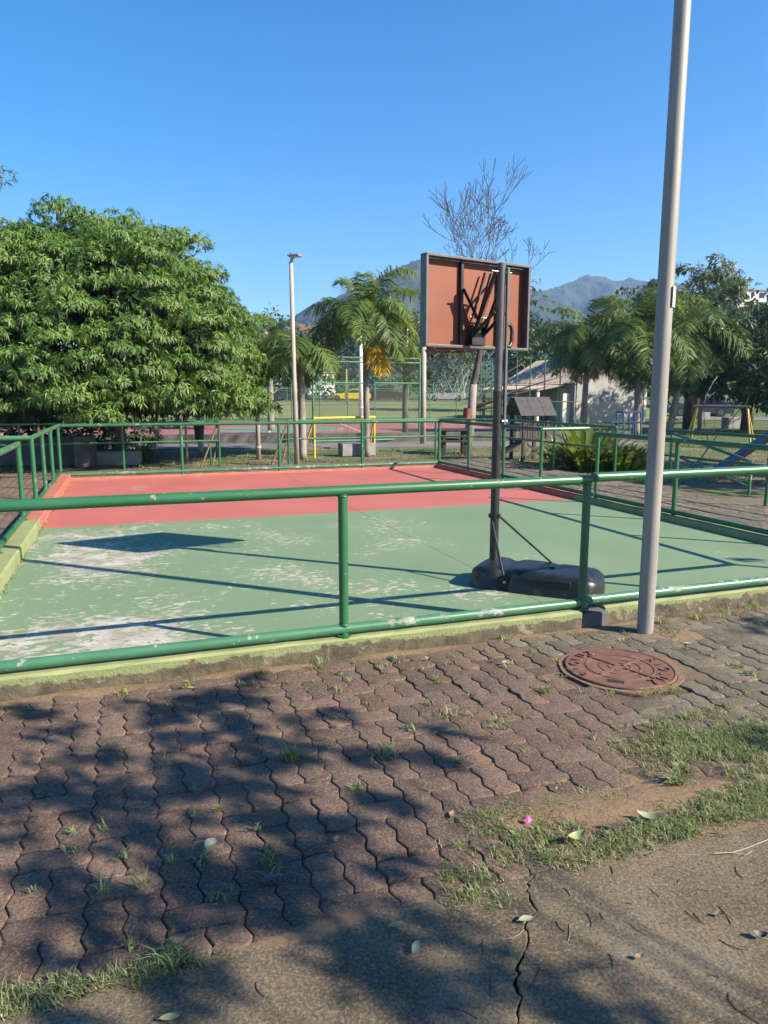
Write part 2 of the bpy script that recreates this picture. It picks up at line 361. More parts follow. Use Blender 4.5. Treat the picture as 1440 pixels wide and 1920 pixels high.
M['leaf_dark'] = leaf_mat('leaf_dark', (.024, .055, .018), (.055, .105, .03), (.125, .185, .06), .16, .4)
M['leaf_bush'] = leaf_mat('leaf_strap', (.07, .12, .03), (.15, .22, .06), (.28, .34, .10), .28, .35)
M['leaf_far'] = leaf_mat('leaf_far', (.045, .08, .03), (.09, .14, .05), (.16, .21, .085), .15, .6)
M['grassblade'] = leaf_mat('grass_blade', (.085, .135, .04), (.165, .235, .08), (.44, .43, .26), .25, .6)
M['deadleaf'] = mat('dry_leaf', (.20, .13, .08), (.34, .25, .17), 30, .7)
M['greyleaf'] = mat('pale_leaf', (.22, .27, .19), (.32, .36, .25), 30, .6)
M['greenleaf'] = mat('green_leaf', (.20, .26, .09), (.34, .36, .16), 30, .5)
M['darkleaf'] = mat('dark_leaf', (.07, .055, .06), (.12, .10, .10), 30, .6)
M['pink'] = mat('pink_petal', (.75, .05, .35), (.85, .12, .45), 30, .5)

# ================================================================== SETTING: land
def build_ground():
    xs = sorted(set([-1300, -900, -600, -400, -300] + list(range(-200, 201, 8)) + [300, 400, 600, 900, 1300]))
    ys = sorted(set(list(range(-60, 320, 8)) + [400, 500, 700, 900, 1300, 1600]))
    V = np.array([(x, y, ground_h(x, y)) for y in ys for x in xs]); nx = len(xs)
    F = np.array([(j * nx + i, j * nx + i + 1, (j + 1) * nx + i + 1, (j + 1) * nx + i) for j in range(len(ys) - 1) for i in range(nx - 1)])
    tag(np_mesh('ground', V, F, None, M['ground'], smooth=True), kind='structure')
build_ground()
def sheet(name, x0, x1, y0, y1, dz, m, step=4):
    xs = np.linspace(x0, x1, max(2, int((x1 - x0) / step))); ys = np.linspace(y0, y1, max(2, int((y1 - y0) / step)))
    V = np.array([(x, y, ground_h(x, y) + dz) for y in ys for x in xs]); nx = len(xs)
    F = np.array([(j * nx + i, j * nx + i + 1, (j + 1) * nx + i + 1, (j + 1) * nx + i) for j in range(len(ys) - 1) for i in range(nx - 1)])
    return tag(np_mesh(name, V, F, None, m, smooth=True), kind='structure')
sheet('playing_field', -90, 24, 49, 83, .03, M['field'])
sheet('road', -200, 200, 84.5, 93, .05, M['asphalt'])
# street to the right behind the playground
mb = MB(); mb.prism([(19, 47), (70, 38), (75, 58), (24, 66)], -.1, .02); tag(mb.build('side_street', M['asphalt']), kind='structure')

def hills():
    def ridge(name, Y, prof, depth, seed):
        r = np.random.default_rng(seed); px = np.array([p[0] for p in prof], float); py = np.array([p[1] for p in prof], float)
        n = 260; xs = np.linspace(px[0], px[-1], n); top = np.interp(xs, px, py)
        X = (xs - 720) / FPX * Y; H = np.maximum(2, (740.4 - top - 14) / FPX * Y + CAM_H)
        m = 60; V = np.zeros((m, n, 3)); u_ = np.arange(n) / 26.0
        def fb(a, b):
            t_ = 0
            for k in range(6): f = 1.0 * 1.9 ** k; t_ = t_ + np.sin(a * f * 1.1 + 1.3 * np.sin(b * f * .9 + k) + k * 2.1 + seed) * np.cos(b * f * 1.3 + k * 1.7 + np.sin(a * f * .7)) * .58 ** k
            return t_
        for j in range(m):
            t = j / (m - 1)                       # foot, crest at t=.6, back
            prof_t = math.sin(min(1, t / .6) * math.pi / 2) ** .85 if t <= .6 else 1 - (t - .6) * 1.6
            V[j, :, 0] = X; V[j, :, 1] = Y + (t - .6) * depth + 18 * fb(u_ * .8, t * 4); V[j, :, 2] = H * prof_t + Y * .0042 * fb(u_, t * 9) * (t > .05) + r.normal(0, Y * .0007, n)
        F = np.array([(j * n + i, j * n + i + 1, (j + 1) * n + i + 1, (j + 1) * n + i) for j in range(m - 1) for i in range(n - 1)])
        tag(np_mesh(name, V.reshape(-1, 3), F, None, M['hill']), kind='structure')
    ridge('hill', 900, [(380, 700), (460, 640), (530, 600), (600, 563), (650, 548), (700, 535), (745, 512), (790, 496), (840, 492), (900, 508), (960, 535), (1010, 560), (1080, 600), (1200, 680)], 320, 3)
    ridge('hill', 1250, [(820, 620), (900, 575), (960, 548), (1010, 548), (1050, 536), (1080, 522), (1105, 519), (1140, 527), (1175, 520), (1230, 528), (1300, 575), (1400, 640), (1500, 690)], 380, 5)
hills()
# the air between here and the hills
mb = MB(); mb.prism([(-1340, -70), (1340, -70), (1340, 1640), (-1340, 1640)], -2, 225)
hz_m = bpy.data.materials.new('haze_air'); hz_m.use_nodes = True; nt = hz_m.node_tree; nt.nodes.clear()
pv = nt.nodes.new('ShaderNodeVolumePrincipled'); pv.inputs['Density'].default_value = .00042; pv.inputs['Color'].default_value = (.34, .56, 1, 1); pv.inputs['Anisotropy'].default_value = .2
mo = nt.nodes.new('ShaderNodeOutputMaterial'); nt.links.new(pv.outputs[0], mo.inputs['Volume'])
tag(mb.build('haze', hz_m), kind='stuff')

# ================================================================== SETTING: the ball court, kerbs, paving
S0, S1, D0, D1 = -2.42, 5.36, 0.0, 10.70         # rail lines of the court
IN = .17; OUT = .055; KH = .12                    # kerb: towards the court, outwards, height
def court_obj(name, mb_, mats, **k):
    o = mb_.build(name, mats, **k); o.location = ORG; o.rotation_euler = (0, 0, TH); return o
mb = MB()
# two cast bays with an open joint between them
for a, b in ((S0 + IN, 1.777), (1.783, S1 - .10)):
    mb.prism([(a, D0 + IN), (b, D0 + IN), (b, D1 - .07), (a, D1 - .07)], -.09, 0)
tag(court_obj('ball_court', mb, M['court']), kind='structure')
def kerb(name, s0, s1, d0, d1, mats, face_out, KH=KH):
    mb = MB(); n = max(2, int(max(s1 - s0, d1 - d0) / .12)); r = random.Random(name + str(s0))
    along_s = (s1 - s0) > (d1 - d0); L, W0, W1 = ((s0, s1), d0, d1) if along_s else ((d0, d1), s0, s1)
    rows = []
    for i in range(n + 1):
        a = L[0] + (L[1] - L[0]) * i / n; j = lambda k: r.uniform(-k, k)
        p = [(W0 - .006 + j(.004), -.10), (W0 + j(.005), KH - .014 + j(.004)), (W0 + .016, KH + j(.003)), (W1 - .016, KH + j(.003)), (W1, KH - .014), (W1 + .004, -.05)]
        rows.append([(a, w, z) if along_s else (w, a, z) for w, z in p])
    vs_ = [v for q in rows for v in q]; fs, mi = [], []
    for i in range(n):
        for k in range(5):
            f = (i * 6 + k, i * 6 + 6 + k, i * 6 + 7 + k, i * 6 + 1 + k)
            fs.append(f if along_s else f[::-1]); outer = (k == 0) if face_out == 'lo' else (k == 4)
            mid = sum(vs_[q][1] for q in f) / 4
            mi.append(0 if outer else (2 if mid > 5.335 else 1))
    fs += [tuple(range(6)), tuple(range(n * 6, n * 6 + 6))[::-1]]; mi += [1, 1]
    mb.v = vs_; mb.f = fs; mb.m = mi
    return tag(court_obj(name, mb, mats), kind='structure')
KM = [M['kerb_face'], M['kerb_green'], M['kerb_pink']]
kerb('kerb', S0 - OUT, 1.70, D0 - OUT, D0 + IN, KM, 'lo')
kerb('kerb', 1.93, S1 + OUT, D0 - OUT + .05, D0 + IN + .03, KM, 'lo')
kerb('kerb', S0 - OUT, S1 + OUT, D1 - .07, D1 + OUT, KM, 'hi', .045)
kerb('kerb', S0 - OUT, S0 + IN, D0 + IN, D1 - .07, KM, 'lo')
kerb('kerb', S1 - .10, S1 + OUT, D0 + IN + .03, D1 - .07, KM, 'hi', .075)
# dark block in the kerb break; the lamp pole's shadow put into its colour
mb = MB(); mb.box((1.815, .04, .02), (.215, .2, .16)); court_obj('shadow_block', mb, M['conc_dark'], bevel=.01)
tag(bpy.data.objects['shadow_block'], 'concrete block in the kerb gap, coloured dark for the shadow of the grey pole', 'block')

# --- interlocking pavers: columns of a standing pair and one lying stone, wavy joints
W = .1175
def trap(x):                                      # zigzag with slightly blunted corners
    x = x % 1.0
    return x / .22 if x < .22 else 1 if x < .28 else 1 - (x - .28) / .22 if x < .72 else -1 if x < .78 else -1 + (x - .78) / .22
def seam(d): return .0095 * trap(d / W)
def row(s): return .0085 * math.sin(2 * math.pi * s / (2 * W))
def stone(s0, s1, d0, d1):
    def samples(a, b, per):
        cut = [a]; k = math.floor(a / per * 100)
        bps = sorted(x for q in range(int(a / per) - 1, int(b / per) + 2) for x in (per * (q + .22), per * (q + .28), per * (q + .72), per * (q + .78)) if a + .004 < x < b - .004)
        return cut + bps
    P = []
    dd = samples(d0, d1, W)
    nS = 3 if s1 - s0 > W * 1.5 else 2
    ss = [s0 + (s1 - s0) * i / nS for i in range(nS)]
    P += [(s + seam(d0), d0 + row(s)) for s in ss]
    P += [(s1 + seam(d), d + row(s1)) for d in dd]
    P += [(s + seam(d1), d1 + row(s)) for s in [s1 - (s1 - s0) * i / nS for i in range(nS)]]
    de = dd[1:] + [d1]
    P += [(s0 + seam(d), d + row(s0)) for d in reversed(de)]
    c = ((s0 + s1) / 2, (d0 + d1) / 2)
    fx, fy = 1 - .0038 / (s1 - s0), 1 - .0052 / (d1 - d0)
    return c, [((p[0] - c[0]) * fx, (p[1] - c[1]) * fy) for p in P]
def stone_geom(P, zoff=0.0):
    n = len(P); hx = max(abs(p[0]) for p in P); hy = max(abs(p[1]) for p in P)
    rings = [(.0090, 0), (.0026, -.0012), (.0, -.0048), (.0, -.03)]    # crown, rounded arris, side
    top, mid, edge, low = [[(p[0] * (1 - b / hx), p[1] * (1 - b / hy), z) for p in P] for b, z in rings]
    mid = mid + edge
    F = [tuple(range(n))] + [((k + 1) * n + i, (k + 1) * n + (i + 1) % n, k * n + (i + 1) % n, k * n + i) for k in range(3) for i in range(n)]
    return top + mid + low, F
MANHOLE = gp(1162, 1255)
def near_walk(): return (-3.4, 6.2, -2.235, -OUT - .035)
pave = bpy.data.objects.new('pavement', None); COL.objects.link(pave); tag(pave, kind='structure'); pave.location = ORG; pave.rotation_euler = (0, 0, TH)
cells = []
def stones_for(s_lo, s_hi, d_lo, d_hi):
    out = []
    for c in range(int(math.floor(s_lo / (2 * W))), int(math.ceil(s_hi / (2 * W)))):
        s = c * 2 * W; off = (c % 3) * W * (1 if (c // 3) % 2 == 0 else 1)
        for k in range(int(math.floor((d_lo - off) / (3 * W))) - 1, int(math.ceil((d_hi - off) / (3 * W))) + 1):
            d = off + k * 3 * W
            for kind, a in ((('a', c % 3), (s, s + W, d, d + 2 * W)), (('b', c % 3), (s + W, s + 2 * W, d, d + 2 * W)), (('h', c % 3), (s, s + 2 * W, d + 2 * W, d + 3 * W))):
                cx, cy = (a[0] + a[1]) / 2, (a[2] + a[3]) / 2
                if not (s_lo <= cx <= s_hi): continue
                if a[2] >= d_lo and a[3] <= d_hi: out.append((kind, a, cx, cy))
                else:                                  # stones cut along the border
                    lo_, hi_ = max(a[2], d_lo), min(a[3], d_hi)
                    if hi_ - lo_ > .05: out.append((kind + (round(lo_ - a[2], 3), round(hi_ - a[2], 3)), (a[0], a[1], lo_, hi_), cx, (lo_ + hi_) / 2))
    return out
front = stones_for(*near_walk())
vis = []
for kind, a, cx, cy in front:
    p = sd(cx, cy)
    if (p - MANHOLE).length < .375: continue
    dist = math.hypot(p.x, p.y); xx = 720 + FPX * p.x / (p.y * CP + CAM_H * SP)
    if xx < -900 or xx > 2900 or p.y < .6: continue
    vis.append((dist + (50 if not -90 < xx < 1530 else 0), kind, a, cx, cy))   # those in view first
vis.sort(key=lambda q: q[0])
protos = {}
def sag(cx, cy): return .010 * math.sin(cx * 2.1 + 1) * math.sin(cy * 2.9) + .004 * math.sin(cx * 7 + cy * 5)
joined_v, joined_f, joined_r = [], [], []
def join_stone(a, cx, cy, z, tilt):
    c, P = stone(*a); V, F = stone_geom(P); n = len(joined_v)
    joined_v.extend((v[0] + cx, v[1] + cy, v[2] + z + v[0] * tilt[0] + v[1] * tilt[1]) for v in V); joined_f.extend(tuple(i + n for i in f) for f in F); joined_r.extend([random.random()] * len(F))
for i, (dist, kind, a, cx, cy) in enumerate(vis):
    tilt = (random.gauss(0, .014), random.gauss(0, .014)); z = sag(cx, cy) + random.gauss(0, .0016)
    if i < 300:
        if kind not in protos:
            c, P = stone(*a); V, F = stone_geom(P); me = bpy.data.meshes.new('paver'); me.from_pydata(V, [], F); me.materials.append(M['paver']); me.polygons.foreach_set('use_smooth', [True] * len(F)); me.update(); protos[kind] = me
        o = bpy.data.objects.new('paver', protos[kind]); COL.objects.link(o); o.parent = pave
        o.location = (cx, cy, z); o.rotation_euler = (tilt[1], -tilt[0], random.gauss(0, .006))
    else: join_stone(a, cx, cy, z, tilt)
# side and back walkways round the court, same paving, joined
for box in ((S0 - 2.1, S0 - OUT - .03, 1.0, D1 + 1.8), (S0, S1, D1 + OUT + .03, D1 + 1.75), (S1 + OUT + .03, S1 + 2.15, -1.2, D1 + 1.75)):
    for kind, a, cx, cy in stones_for(*box): join_stone(a, cx, cy, -.004 + sag(cx, cy) * .5, (random.gauss(0, .01), random.gauss(0, .01)))
me = bpy.data.meshes.new('paving_field'); me.from_pydata(joined_v, [], joined_f); me.materials.append(M['paver_far']); me.polygons.foreach_set('use_smooth', [True] * len(joined_f)); me.update()
at_ = me.attributes.new('rnd', 'FLOAT', 'FACE'); at_.data.foreach_set('value', joined_r)
o = bpy.data.objects.new('paver_bed', me); COL.objects.link(o); o.parent = pave; o['kind'] = 'stuff'

# soil bed under the stones; it swells up over them in washed-out patches
def fbm(x, y, seed=0):
    r = random.Random(seed); t = 0
    for k in range(5):
        f = 1.3 * 2 ** k; a = r.uniform(0, 6.28); b = r.uniform(0, 6.28)
        t = t + np.sin(x * f * math.cos(a) + y * f * math.sin(a) + b + 1.7 * np.sin(y * f * .8 + a)) * .5 ** k
    return t
def soil():
    s = np.arange(-3.5, 6.3, .022); d = np.arange(-2.28, -.02, .022); SS, DD = np.meshgrid(s, d)
    Z = -.0115 + .0030 * fbm(SS * 5, DD * 5, 2) + .010 * np.sin(SS * 2.1 + 1) * np.sin(DD * 2.9) + .004 * np.sin(SS * 7 + DD * 5)
    def blob(px_, py_, rs, rd, h):
        q = to_sd(gp(px_, py_)); nonlocal Z
        e = ((SS - q[0]) / rs) ** 2 + ((DD - q[1]) / rd) ** 2
        Z = Z + h * .50 * np.exp(-e * 1.2) * (1 + .42 * fbm(SS * 3.3, DD * 3.3, 5))
    for b in ((1215, 1190, .30, .13, .030), (1130, 1160, .35, .10, .026), (1320, 1190, .35, .12, .020), (1060, 1510, .32, .13, .020), (960, 1545, .28, .12, .024), (1180, 1530, .5, .10, .024),
              (1330, 1470, .35, .10, .028), (1400, 1560, .7, .10, .030), (1350, 1400, .4, .2, .018), (930, 1600, .25, .08, .026), (560, 1225, .5, .05, .012), (230, 1300, .6, .05, .016), (820, 1190, .5, .05, .014), (600, 1740, .5, .06, .015)): blob(*b)
    Z = Z + .016 * np.exp(-((DD + .10) / .06) ** 2) + .005 * np.exp(-((DD + 2.24) / .04) ** 2)
    V = np.stack([SS, DD, Z], -1).reshape(-1, 3); nx = len(s); ny = len(d)
    i = np.arange(ny - 1)[:, None] * nx + np.arange(nx - 1)[None, :]; i = i.ravel(); F = np.stack([i, i + 1, i + nx + 1, i + nx], 1)
    o = np_mesh('soil', V, F, None, M['soil'], smooth=True); o.location = ORG; o.rotation_euler = (0, 0, TH); tag(o, kind='structure')
soil()
mb = MB()
for (a, b, c, d) in ((S0 - 2.2, S0 - OUT - .008, .2, D1 + 1.9), (S0 - OUT - .008, S1 + OUT + .008, D1 + OUT + .008, D1 + 1.9), (S1 + OUT + .008, S1 + 2.25, -2.2, D1 + 1.9)):
    mb.prism([(a, c), (b, c), (b, d), (a, d)], -.1, -.014)
tag(court_obj('walkway_bed', mb, M['soil']), kind='structure')
# concrete slab in front, split by a crack
crack = [gp(*p) for p in ((1002, 1640), (990, 1668), (1003, 1700), (985, 1740), (990, 1770), (978, 1800), (965, 1835), (975, 1870), (968, 1925), (955, 2050))]
crack = [to_sd(p) for p in crack]
fine = []
for (a, b) in zip(crack[:-1], crack[1:]):
    for k in range(4): t = k / 4; fine.append((a[0] + (b[0] - a[0]) * t + random.gauss(0, .006), a[1] + (b[1] - a[1]) * t))
fine.append(crack[-1])
fine[0] = (fine[0][0], -2.235)
gap = [.001 + .0025 * abs(math.sin(i * .7)) + (.003 if 18 < i < 28 else 0) for i in range(len(fine))]
e0 = fine[-1][1]
lp = [(-6, -2.235)] + [(p[0] - w, p[1]) for p, w in zip(fine, gap)] + [(-6, e0)]
rp = [(p[0] + w, p[1]) for p, w in zip(fine, gap)][::-1] + [(9, -2.235), (9, e0)]
pl = bpy.data.objects.new('concrete_path', None); COL.objects.link(pl); tag(pl, kind='structure'); pl.location = ORG; pl.rotation_euler = (0, 0, TH)
for poly in (lp, rp):
    mb = MB(); mb.prism(poly[::-1], -.10, .001); o = mb.build('slab', M['slab'], bevel=.004, seg=2); o.parent = pl
mb = MB(); mb.prism([(-6, e0 - 8), (9, e0 - 8), (9, e0 - .004), (-6, e0 - .004)], -.10, .001); o = mb.build('slab', M['slab']); o.parent = pl

# ================================================================== RAILINGS
def pipe(name, a, b, r, m, parent, n=12):
    mb = MB(); mb.tube([a, b], r, n); return smooth_by_angle(mb.build(name, m, parent), 50)
def path_pipe(name, pts, r, m, parent, n=12):
    mb = MB(); mb.tube(pts, r, n); return smooth_by_angle(mb.build(name, m, parent), 70)
def elbow(p0, c, p1, r=.05, k=5):
    """points rounding the corner c between p0 and p1"""
    a = (p0 - c).normalized() * r; b = (p1 - c).normalized() * r
    return [p0] + [c + a * (1 - t) ** 2 + b * t ** 2 for t in [i / k for i in range(k + 1)]] + [p1]
UZ = Vector((0, 0, 1))
RT, RB = 1.03, .165                               # top and bottom rail heights
def court_run(label, pts, posts, rails, group='green pipe railings round the ball court', mats=('rail', 'rail', 'rail'), r=.033, rp=.029, foot=None):
    """pts/posts in court coordinates; rails = list of (start, end, height, worn?)"""
    t = thing('pipe_railing', label, 'railing', sd(*posts[0], KH), group)
    for p in posts:
        h = RT if len(p) < 3 else p[2]
        pipe('post', sd(p[0], p[1], foot if foot is not None else KH - .01), sd(p[0], p[1], h - .01), rp, M[mats[1]], t)
        if foot is None or foot > .1:
            mb = MB(); c = sd(p[0], p[1], KH + .004); mb.tube([c + Vector((0, 0, -.008)), c + Vector((0, 0, .006))], rp + .02, 10); mb.build('foot_plate', M[mats[1]], t)
    for p in posts:                                # weld beads where posts meet the rails
        for z in ([RT - .034, RB + .03] if foot is None else [RT - .034]):
            mb = MB(); c = sd(p[0], p[1], z); mb.tube([c - UZ * .006, c, c + UZ * .006], [rp + .001, rp + .005, rp + .001], 12); mb.build('weld', M[mats[1]], t, smooth=True)
    for a, b, h, k in rails:
        h0, h1 = (h if isinstance(h, tuple) else (h, h))
        pipe('rail', sd(*a, h0), sd(*b, h1), r if h0 > .3 else r * .95, M[k], t)
    return t
court_run('nearest green pipe railing with chipped paint between the pavers and the court', None, [(-2.42, 0), (0, 0), (1.735, 0)],
          [((-2.44, 0), (1.757, 0), RT, 'rail'), ((-2.42, 0), (1.71, 0), RB, 'rail_worn')])
t = court_run('green pipe railing continuing behind the grey lamp pole to the picture edge', None, [(3.62, .02), (5.36, .02)],
          [((1.79, .015), (5.38, .02), RT + .012, 'rail'), ((1.765, .015), (5.34, .02), RB + .01, 'rail_worn')])
court_run('green pipe railing along the short left kerb nearest the camera', None, [(S0, 1.4), (S0, 3.35), (S0, 5.3)],
          [((S0, .04), (S0, 5.32), RT, 'rail_old'), ((S0, .04), (S0, 5.3), RB, 'rail')])
court_run('green pipe railing on the left kerb beside the pink half of the court', None, [(S0, 6.62), (S0, 7.9), (S0, 9.2)],
          [((S0, 6.6), (S0, D1), RT, 'rail_old'), ((S0, 5.34), (S0, D1), RB, 'rail'), ((S0 - .02, 6.62), (S0 - 2.2, 6.62), RT, 'rail_old')])
court_run('green pipe railing along the far pink edge of the court', None, [(S0, D1), (-.2, D1), (1.75, D1), (3.55, D1), (S1, D1)],
          [((S0, D1), (S1, D1), RT, 'rail'), ((S0, D1), (S1, D1), RB - .06, 'rail_worn')], foot=.03)
court_run('green pipe railing on the right kerb beside the pink half of the court', None, [(S1, 9.2), (S1, 7.75), (S1, 6.45)],
          [((S1, D1), (S1, 6.43), RT, 'rail'), ((S1, D1), (S1, 4.95), RB - .05, 'rail'), ((S1, 6.45), (S1 + .95, 6.5), RT, 'rail_worn')], foot=.06)
court_run('green pipe railing on the right kerb behind the grey lamp pole', None, [(S1, 4.9), (S1, 3.25), (S1, 1.6)],
          [((S1, 4.92), (S1, .04), RT, 'rail'), ((S1, 4.9), (S1, .04), RB - .05, 'rail')], foot=.06)
def outer_run(label, posts, mid=.58, top=1.0, group='green pipe railings beyond the walkway', r=.027, m='rail_old', ext=None):
    t = thing('pipe_railing', label, 'railing', posts[0], group)
    P = [Vector((p[0], p[1], -.05)) for p in posts]
    for p in P: pipe('post', p, p + Vector((0, 0, top + .04)), .026, M['rail'], t, 10)
    for a, b in zip(P[:-1], P[1:]):
        for z in (top, mid): pipe('rail', a + Vector((0, 0, z + .05)), b + Vector((0, 0, z + .05)), r if z == top else .022, M[m], t, 10)
    return t
outer_run('green two bar railing in front of the dark block under the leafy tree', [sd(-5.2, 12.5), sd(-3.3, 12.5), sd(-1.3, 12.5), sd(.75, 12.55)])
outer_run('green two bar railing in front of the yellow goal frame', [sd(2.35, 12.6), sd(4.2, 12.6), sd(6.1, 12.6)])
outer_run('green two bar railing in front of the wooden playhouse', [sd(6.2, 12.55), sd(7.45, 11.6), sd(7.5, 9.4), sd(7.5, 7.3)])
outer_run('green two bar railing off to the left behind the side path', [sd(-7.9, 12.6), sd(-6.0, 12.6), sd(-5.3, 12.55)])
outer_run('green two bar railing bordering the shaded lawn at the right', [sd(7.5, 6.0), sd(7.5, 3.8), sd(7.5, 1.9)], m='rail')
# brown raking struts with a small green frame at the two walkway openings
for (s, lab) in ((.75, 'brown raking brace with green end frame beside the concrete post'), (2.35, 'brown raking brace with green end frame beside the thin lamp post')):
    t = thing('railing_brace', lab, 'brace', sd(s, 12.6), 'raking braces at the walkway openings')
    d = -1
    pipe('strut', sd(s + .0, 12.6, 1.0), sd(s - .42, 12.55, -.03), .024, M['brownwood'], t, 8)
    pipe('strut', sd(s - .02, 12.62, .58), sd(s - .16, 12.6, .0), .022, M['brownwood'], t, 8)
    pipe('end_post', sd(s - .19, 12.6, 0), sd(s - .19, 12.6, .58), .022, M['rail'], t, 8)
    pipe('end_bar', sd(s - .19, 12.6, .57), sd(s, 12.6, .57), .022, M['rail'], t, 8)
# stair handrail sloping down at the right
A, B = gp(1255, 893), gp(1404, 925)
t = thing('stair_handrail', 'green handrail sloping down past the thin bare sapling', 'handrail', A)
for z0, z1, r in ((.86, .52, .028), (.46, .1, .023)): pipe('rail', A + Vector((0, 0, z0)), B + Vector((0, 0, z1)), r, M['rail_worn'], t)
pipe('post', A + Vector((0, 0, -.03)), A + Vector((0, 0, .87)), .027, M['rail_worn'], t); pipe('post', B + Vector((0, 0, -.03)), B + Vector((0, 0, .53)), .025, M['rail_worn'], t)

# ================================================================== NEAR GREY POLE
def lamp_head(parent, top, d, m, s=1.0):
    d = Vector(d).normalized(); mb = MB(); n = Vector((0, 0, 1)); sd_ = d.cross(n)
    mb.box(top + d * .10 * s + n * .03 * s, (.30 * s, .20 * s, .055 * s), ax=(d, sd_, n)); a = mb.build('lamp_housing', m, parent, bevel=.015)
    mb = MB(); mb.box(top + d * .12 * s + n * -.002, (.2 * s, .15 * s, .012 * s), ax=(d, sd_, n)); mb.build('lens', M['white'], parent)
    mb = MB(); mb.tube([top + n * -.16 * s, top + n * -.06 * s + d * .02 * s, top + d * .06 * s + n * .01 * s], .035 * s, 8); mb.build('bracket', m, parent, smooth=True)
    mb = MB(); mb.tube([top + n * .055 * s, top + n * .10 * s], .02 * s, 8); mb.build('photocell', M['conc_dark'], parent)
PB = gp(1209, 1187)
t = thing('lamp_pole', 'tall galvanised grey lamp pole standing on the pavers before the railing', 'lamp pole', PB)
mb = MB(); mb.tube([PB + Vector((0, 0, -.1)), PB + Vector((0, 0, 1.5)), PB + Vector((0, 0, 6.2))], [.0545, .052, .044], 28); smooth_by_angle(mb.build('pole', M['pole'], t), 50)
lamp_head(t, PB + Vector((0, 0, 6.3)), (-.9, .4, 0), M['pole'], 1.3)
# printed plate strapped to the pole
z0, z1 = at(1245, 577, PB.y).z, at(1245, 538, PB.y).z
u = Vector((math.sin(R(125)), math.cos(R(125)), 0)); sdv = Vector((-u.y, u.x, 0)); c = PB + u * .0545 + Vector((0, 0, (z0 + z1) / 2))
mb = MB(); mb.box(c, (.006, .055, z1 - z0), ax=(u, sdv, Vector((0, 0, 1)))); pn = mb.build('plate', M['white'], t, bevel=.002)
mb = MB()
for k in range(7): mb.box(c + u * .0036 + Vector((0, 0, (z1 - z0) * (.36 - .075 * k))), (.001, .022, (z1 - z0) * .035), ax=(u, sdv, Vector((0, 0, 1))))
mb.build('print', M['conc_dark'], pn)

# ================================================================== BASKETBALL STAND
BC = Vector((.79, 6.45, 2.365)); BA = R(33); BX = Vector((math.cos(BA), math.sin(BA), 0)); BN = Vector((-math.sin(BA), math.cos(BA), 0)); UZ = Vector((0, 0, 1))
PP = Vector((.962, 6.20, 0))
hoop = thing('basketball_stand', 'portable basketball stand seen from behind with brown board and black base', 'basketball hoop', PP)
def hp(x, n, z): return BC + BX * x + BN * n + UZ * z        # board coordinates: across, forward, up
bw, bh = .565, .36
mb = MB(); mb.box(BC + BN * .012, (bw * 2 - .03, .012, bh * 2 - .03), ax=(BX, BN, UZ)); board = mb.build('backboard', M['brownboard'], hoop)
for a, b in (((-bw, -bh), (bw, -bh)), ((-bw, bh), (bw, bh))):
    mb = MB(); mb.box(hp(0, -.026, a[1]), (bw * 2 + .022, .085, .022), ax=(BX, BN, UZ)); mb.build('frame_bar', M['greymetal'], board, bevel=.003)
for x in (-bw, bw):
    mb = MB(); mb.box(hp(x, -.026, 0), (.024, .083, bh * 2 - .0225), ax=(BX, BN, UZ)); mb.build('frame_bar', M['greymetal'], board, bevel=.003)
for x in (-.17, .25):
    mb = MB(); mb.box(hp(x, -.014, 0), (.028, .03, bh * 2 - .034), ax=(BX, BN, UZ)); mb.build('stiffener', M['blackmetal'], board, bevel=.003)
# pole in two sections, with the adjusting strut beside it
mb = MB(); mb.tube([PP + UZ * .12, PP + UZ * 1.62], .038, 20); smooth_by_angle(mb.build('lower_pole', M['blackmetal'], hoop), 50)
mb = MB(); mb.tube([PP + UZ * 1.35, PP + UZ * 2.67 + BX * .01], .0345, 20); smooth_by_angle(mb.build('upper_pole', M['greymetal'], hoop), 50)
mb = MB(); mb.tube([PP + UZ * 1.60, PP + UZ * 1.63], .041, 20); mb.build('collar', M['black'], hoop)
SR = Vector((.058, -.015, 0))
mb = MB(); mb.box(PP + SR + UZ * 1.99, (.024, .024, 1.28), BA); mb.build('adjusting_strut', M['greymetal'], hoop, bevel=.003)
mb = MB(); mb.box(PP + SR + UZ * 1.43, (.02, .02, .16), BA); mb.build('strut_end', M['roofred'], hoop)
for z in (1.38,): mb = MB(); mb.tube([PP + SR + UZ * z - BX * .03, PP + SR + UZ * z + BX * .03], .012, 8); mb.build('bolt', M['chrome'], hoop)
# D-shaped handle
hz = 2.085
pts = [PP + SR + UZ * (hz + .09), PP + SR + BX * .045 + UZ * (hz + .09), PP + SR + BX * .062 + UZ * (hz + .05), PP + SR + BX * .062 + UZ * (hz - .04), PP + SR + BX * .04 + UZ * (hz - .085), PP + SR + UZ * (hz - .085)]
mb = MB(); mb.tube(pts, .017, 8); smooth_by_angle(mb.build('handle', M['black'], hoop), 70)
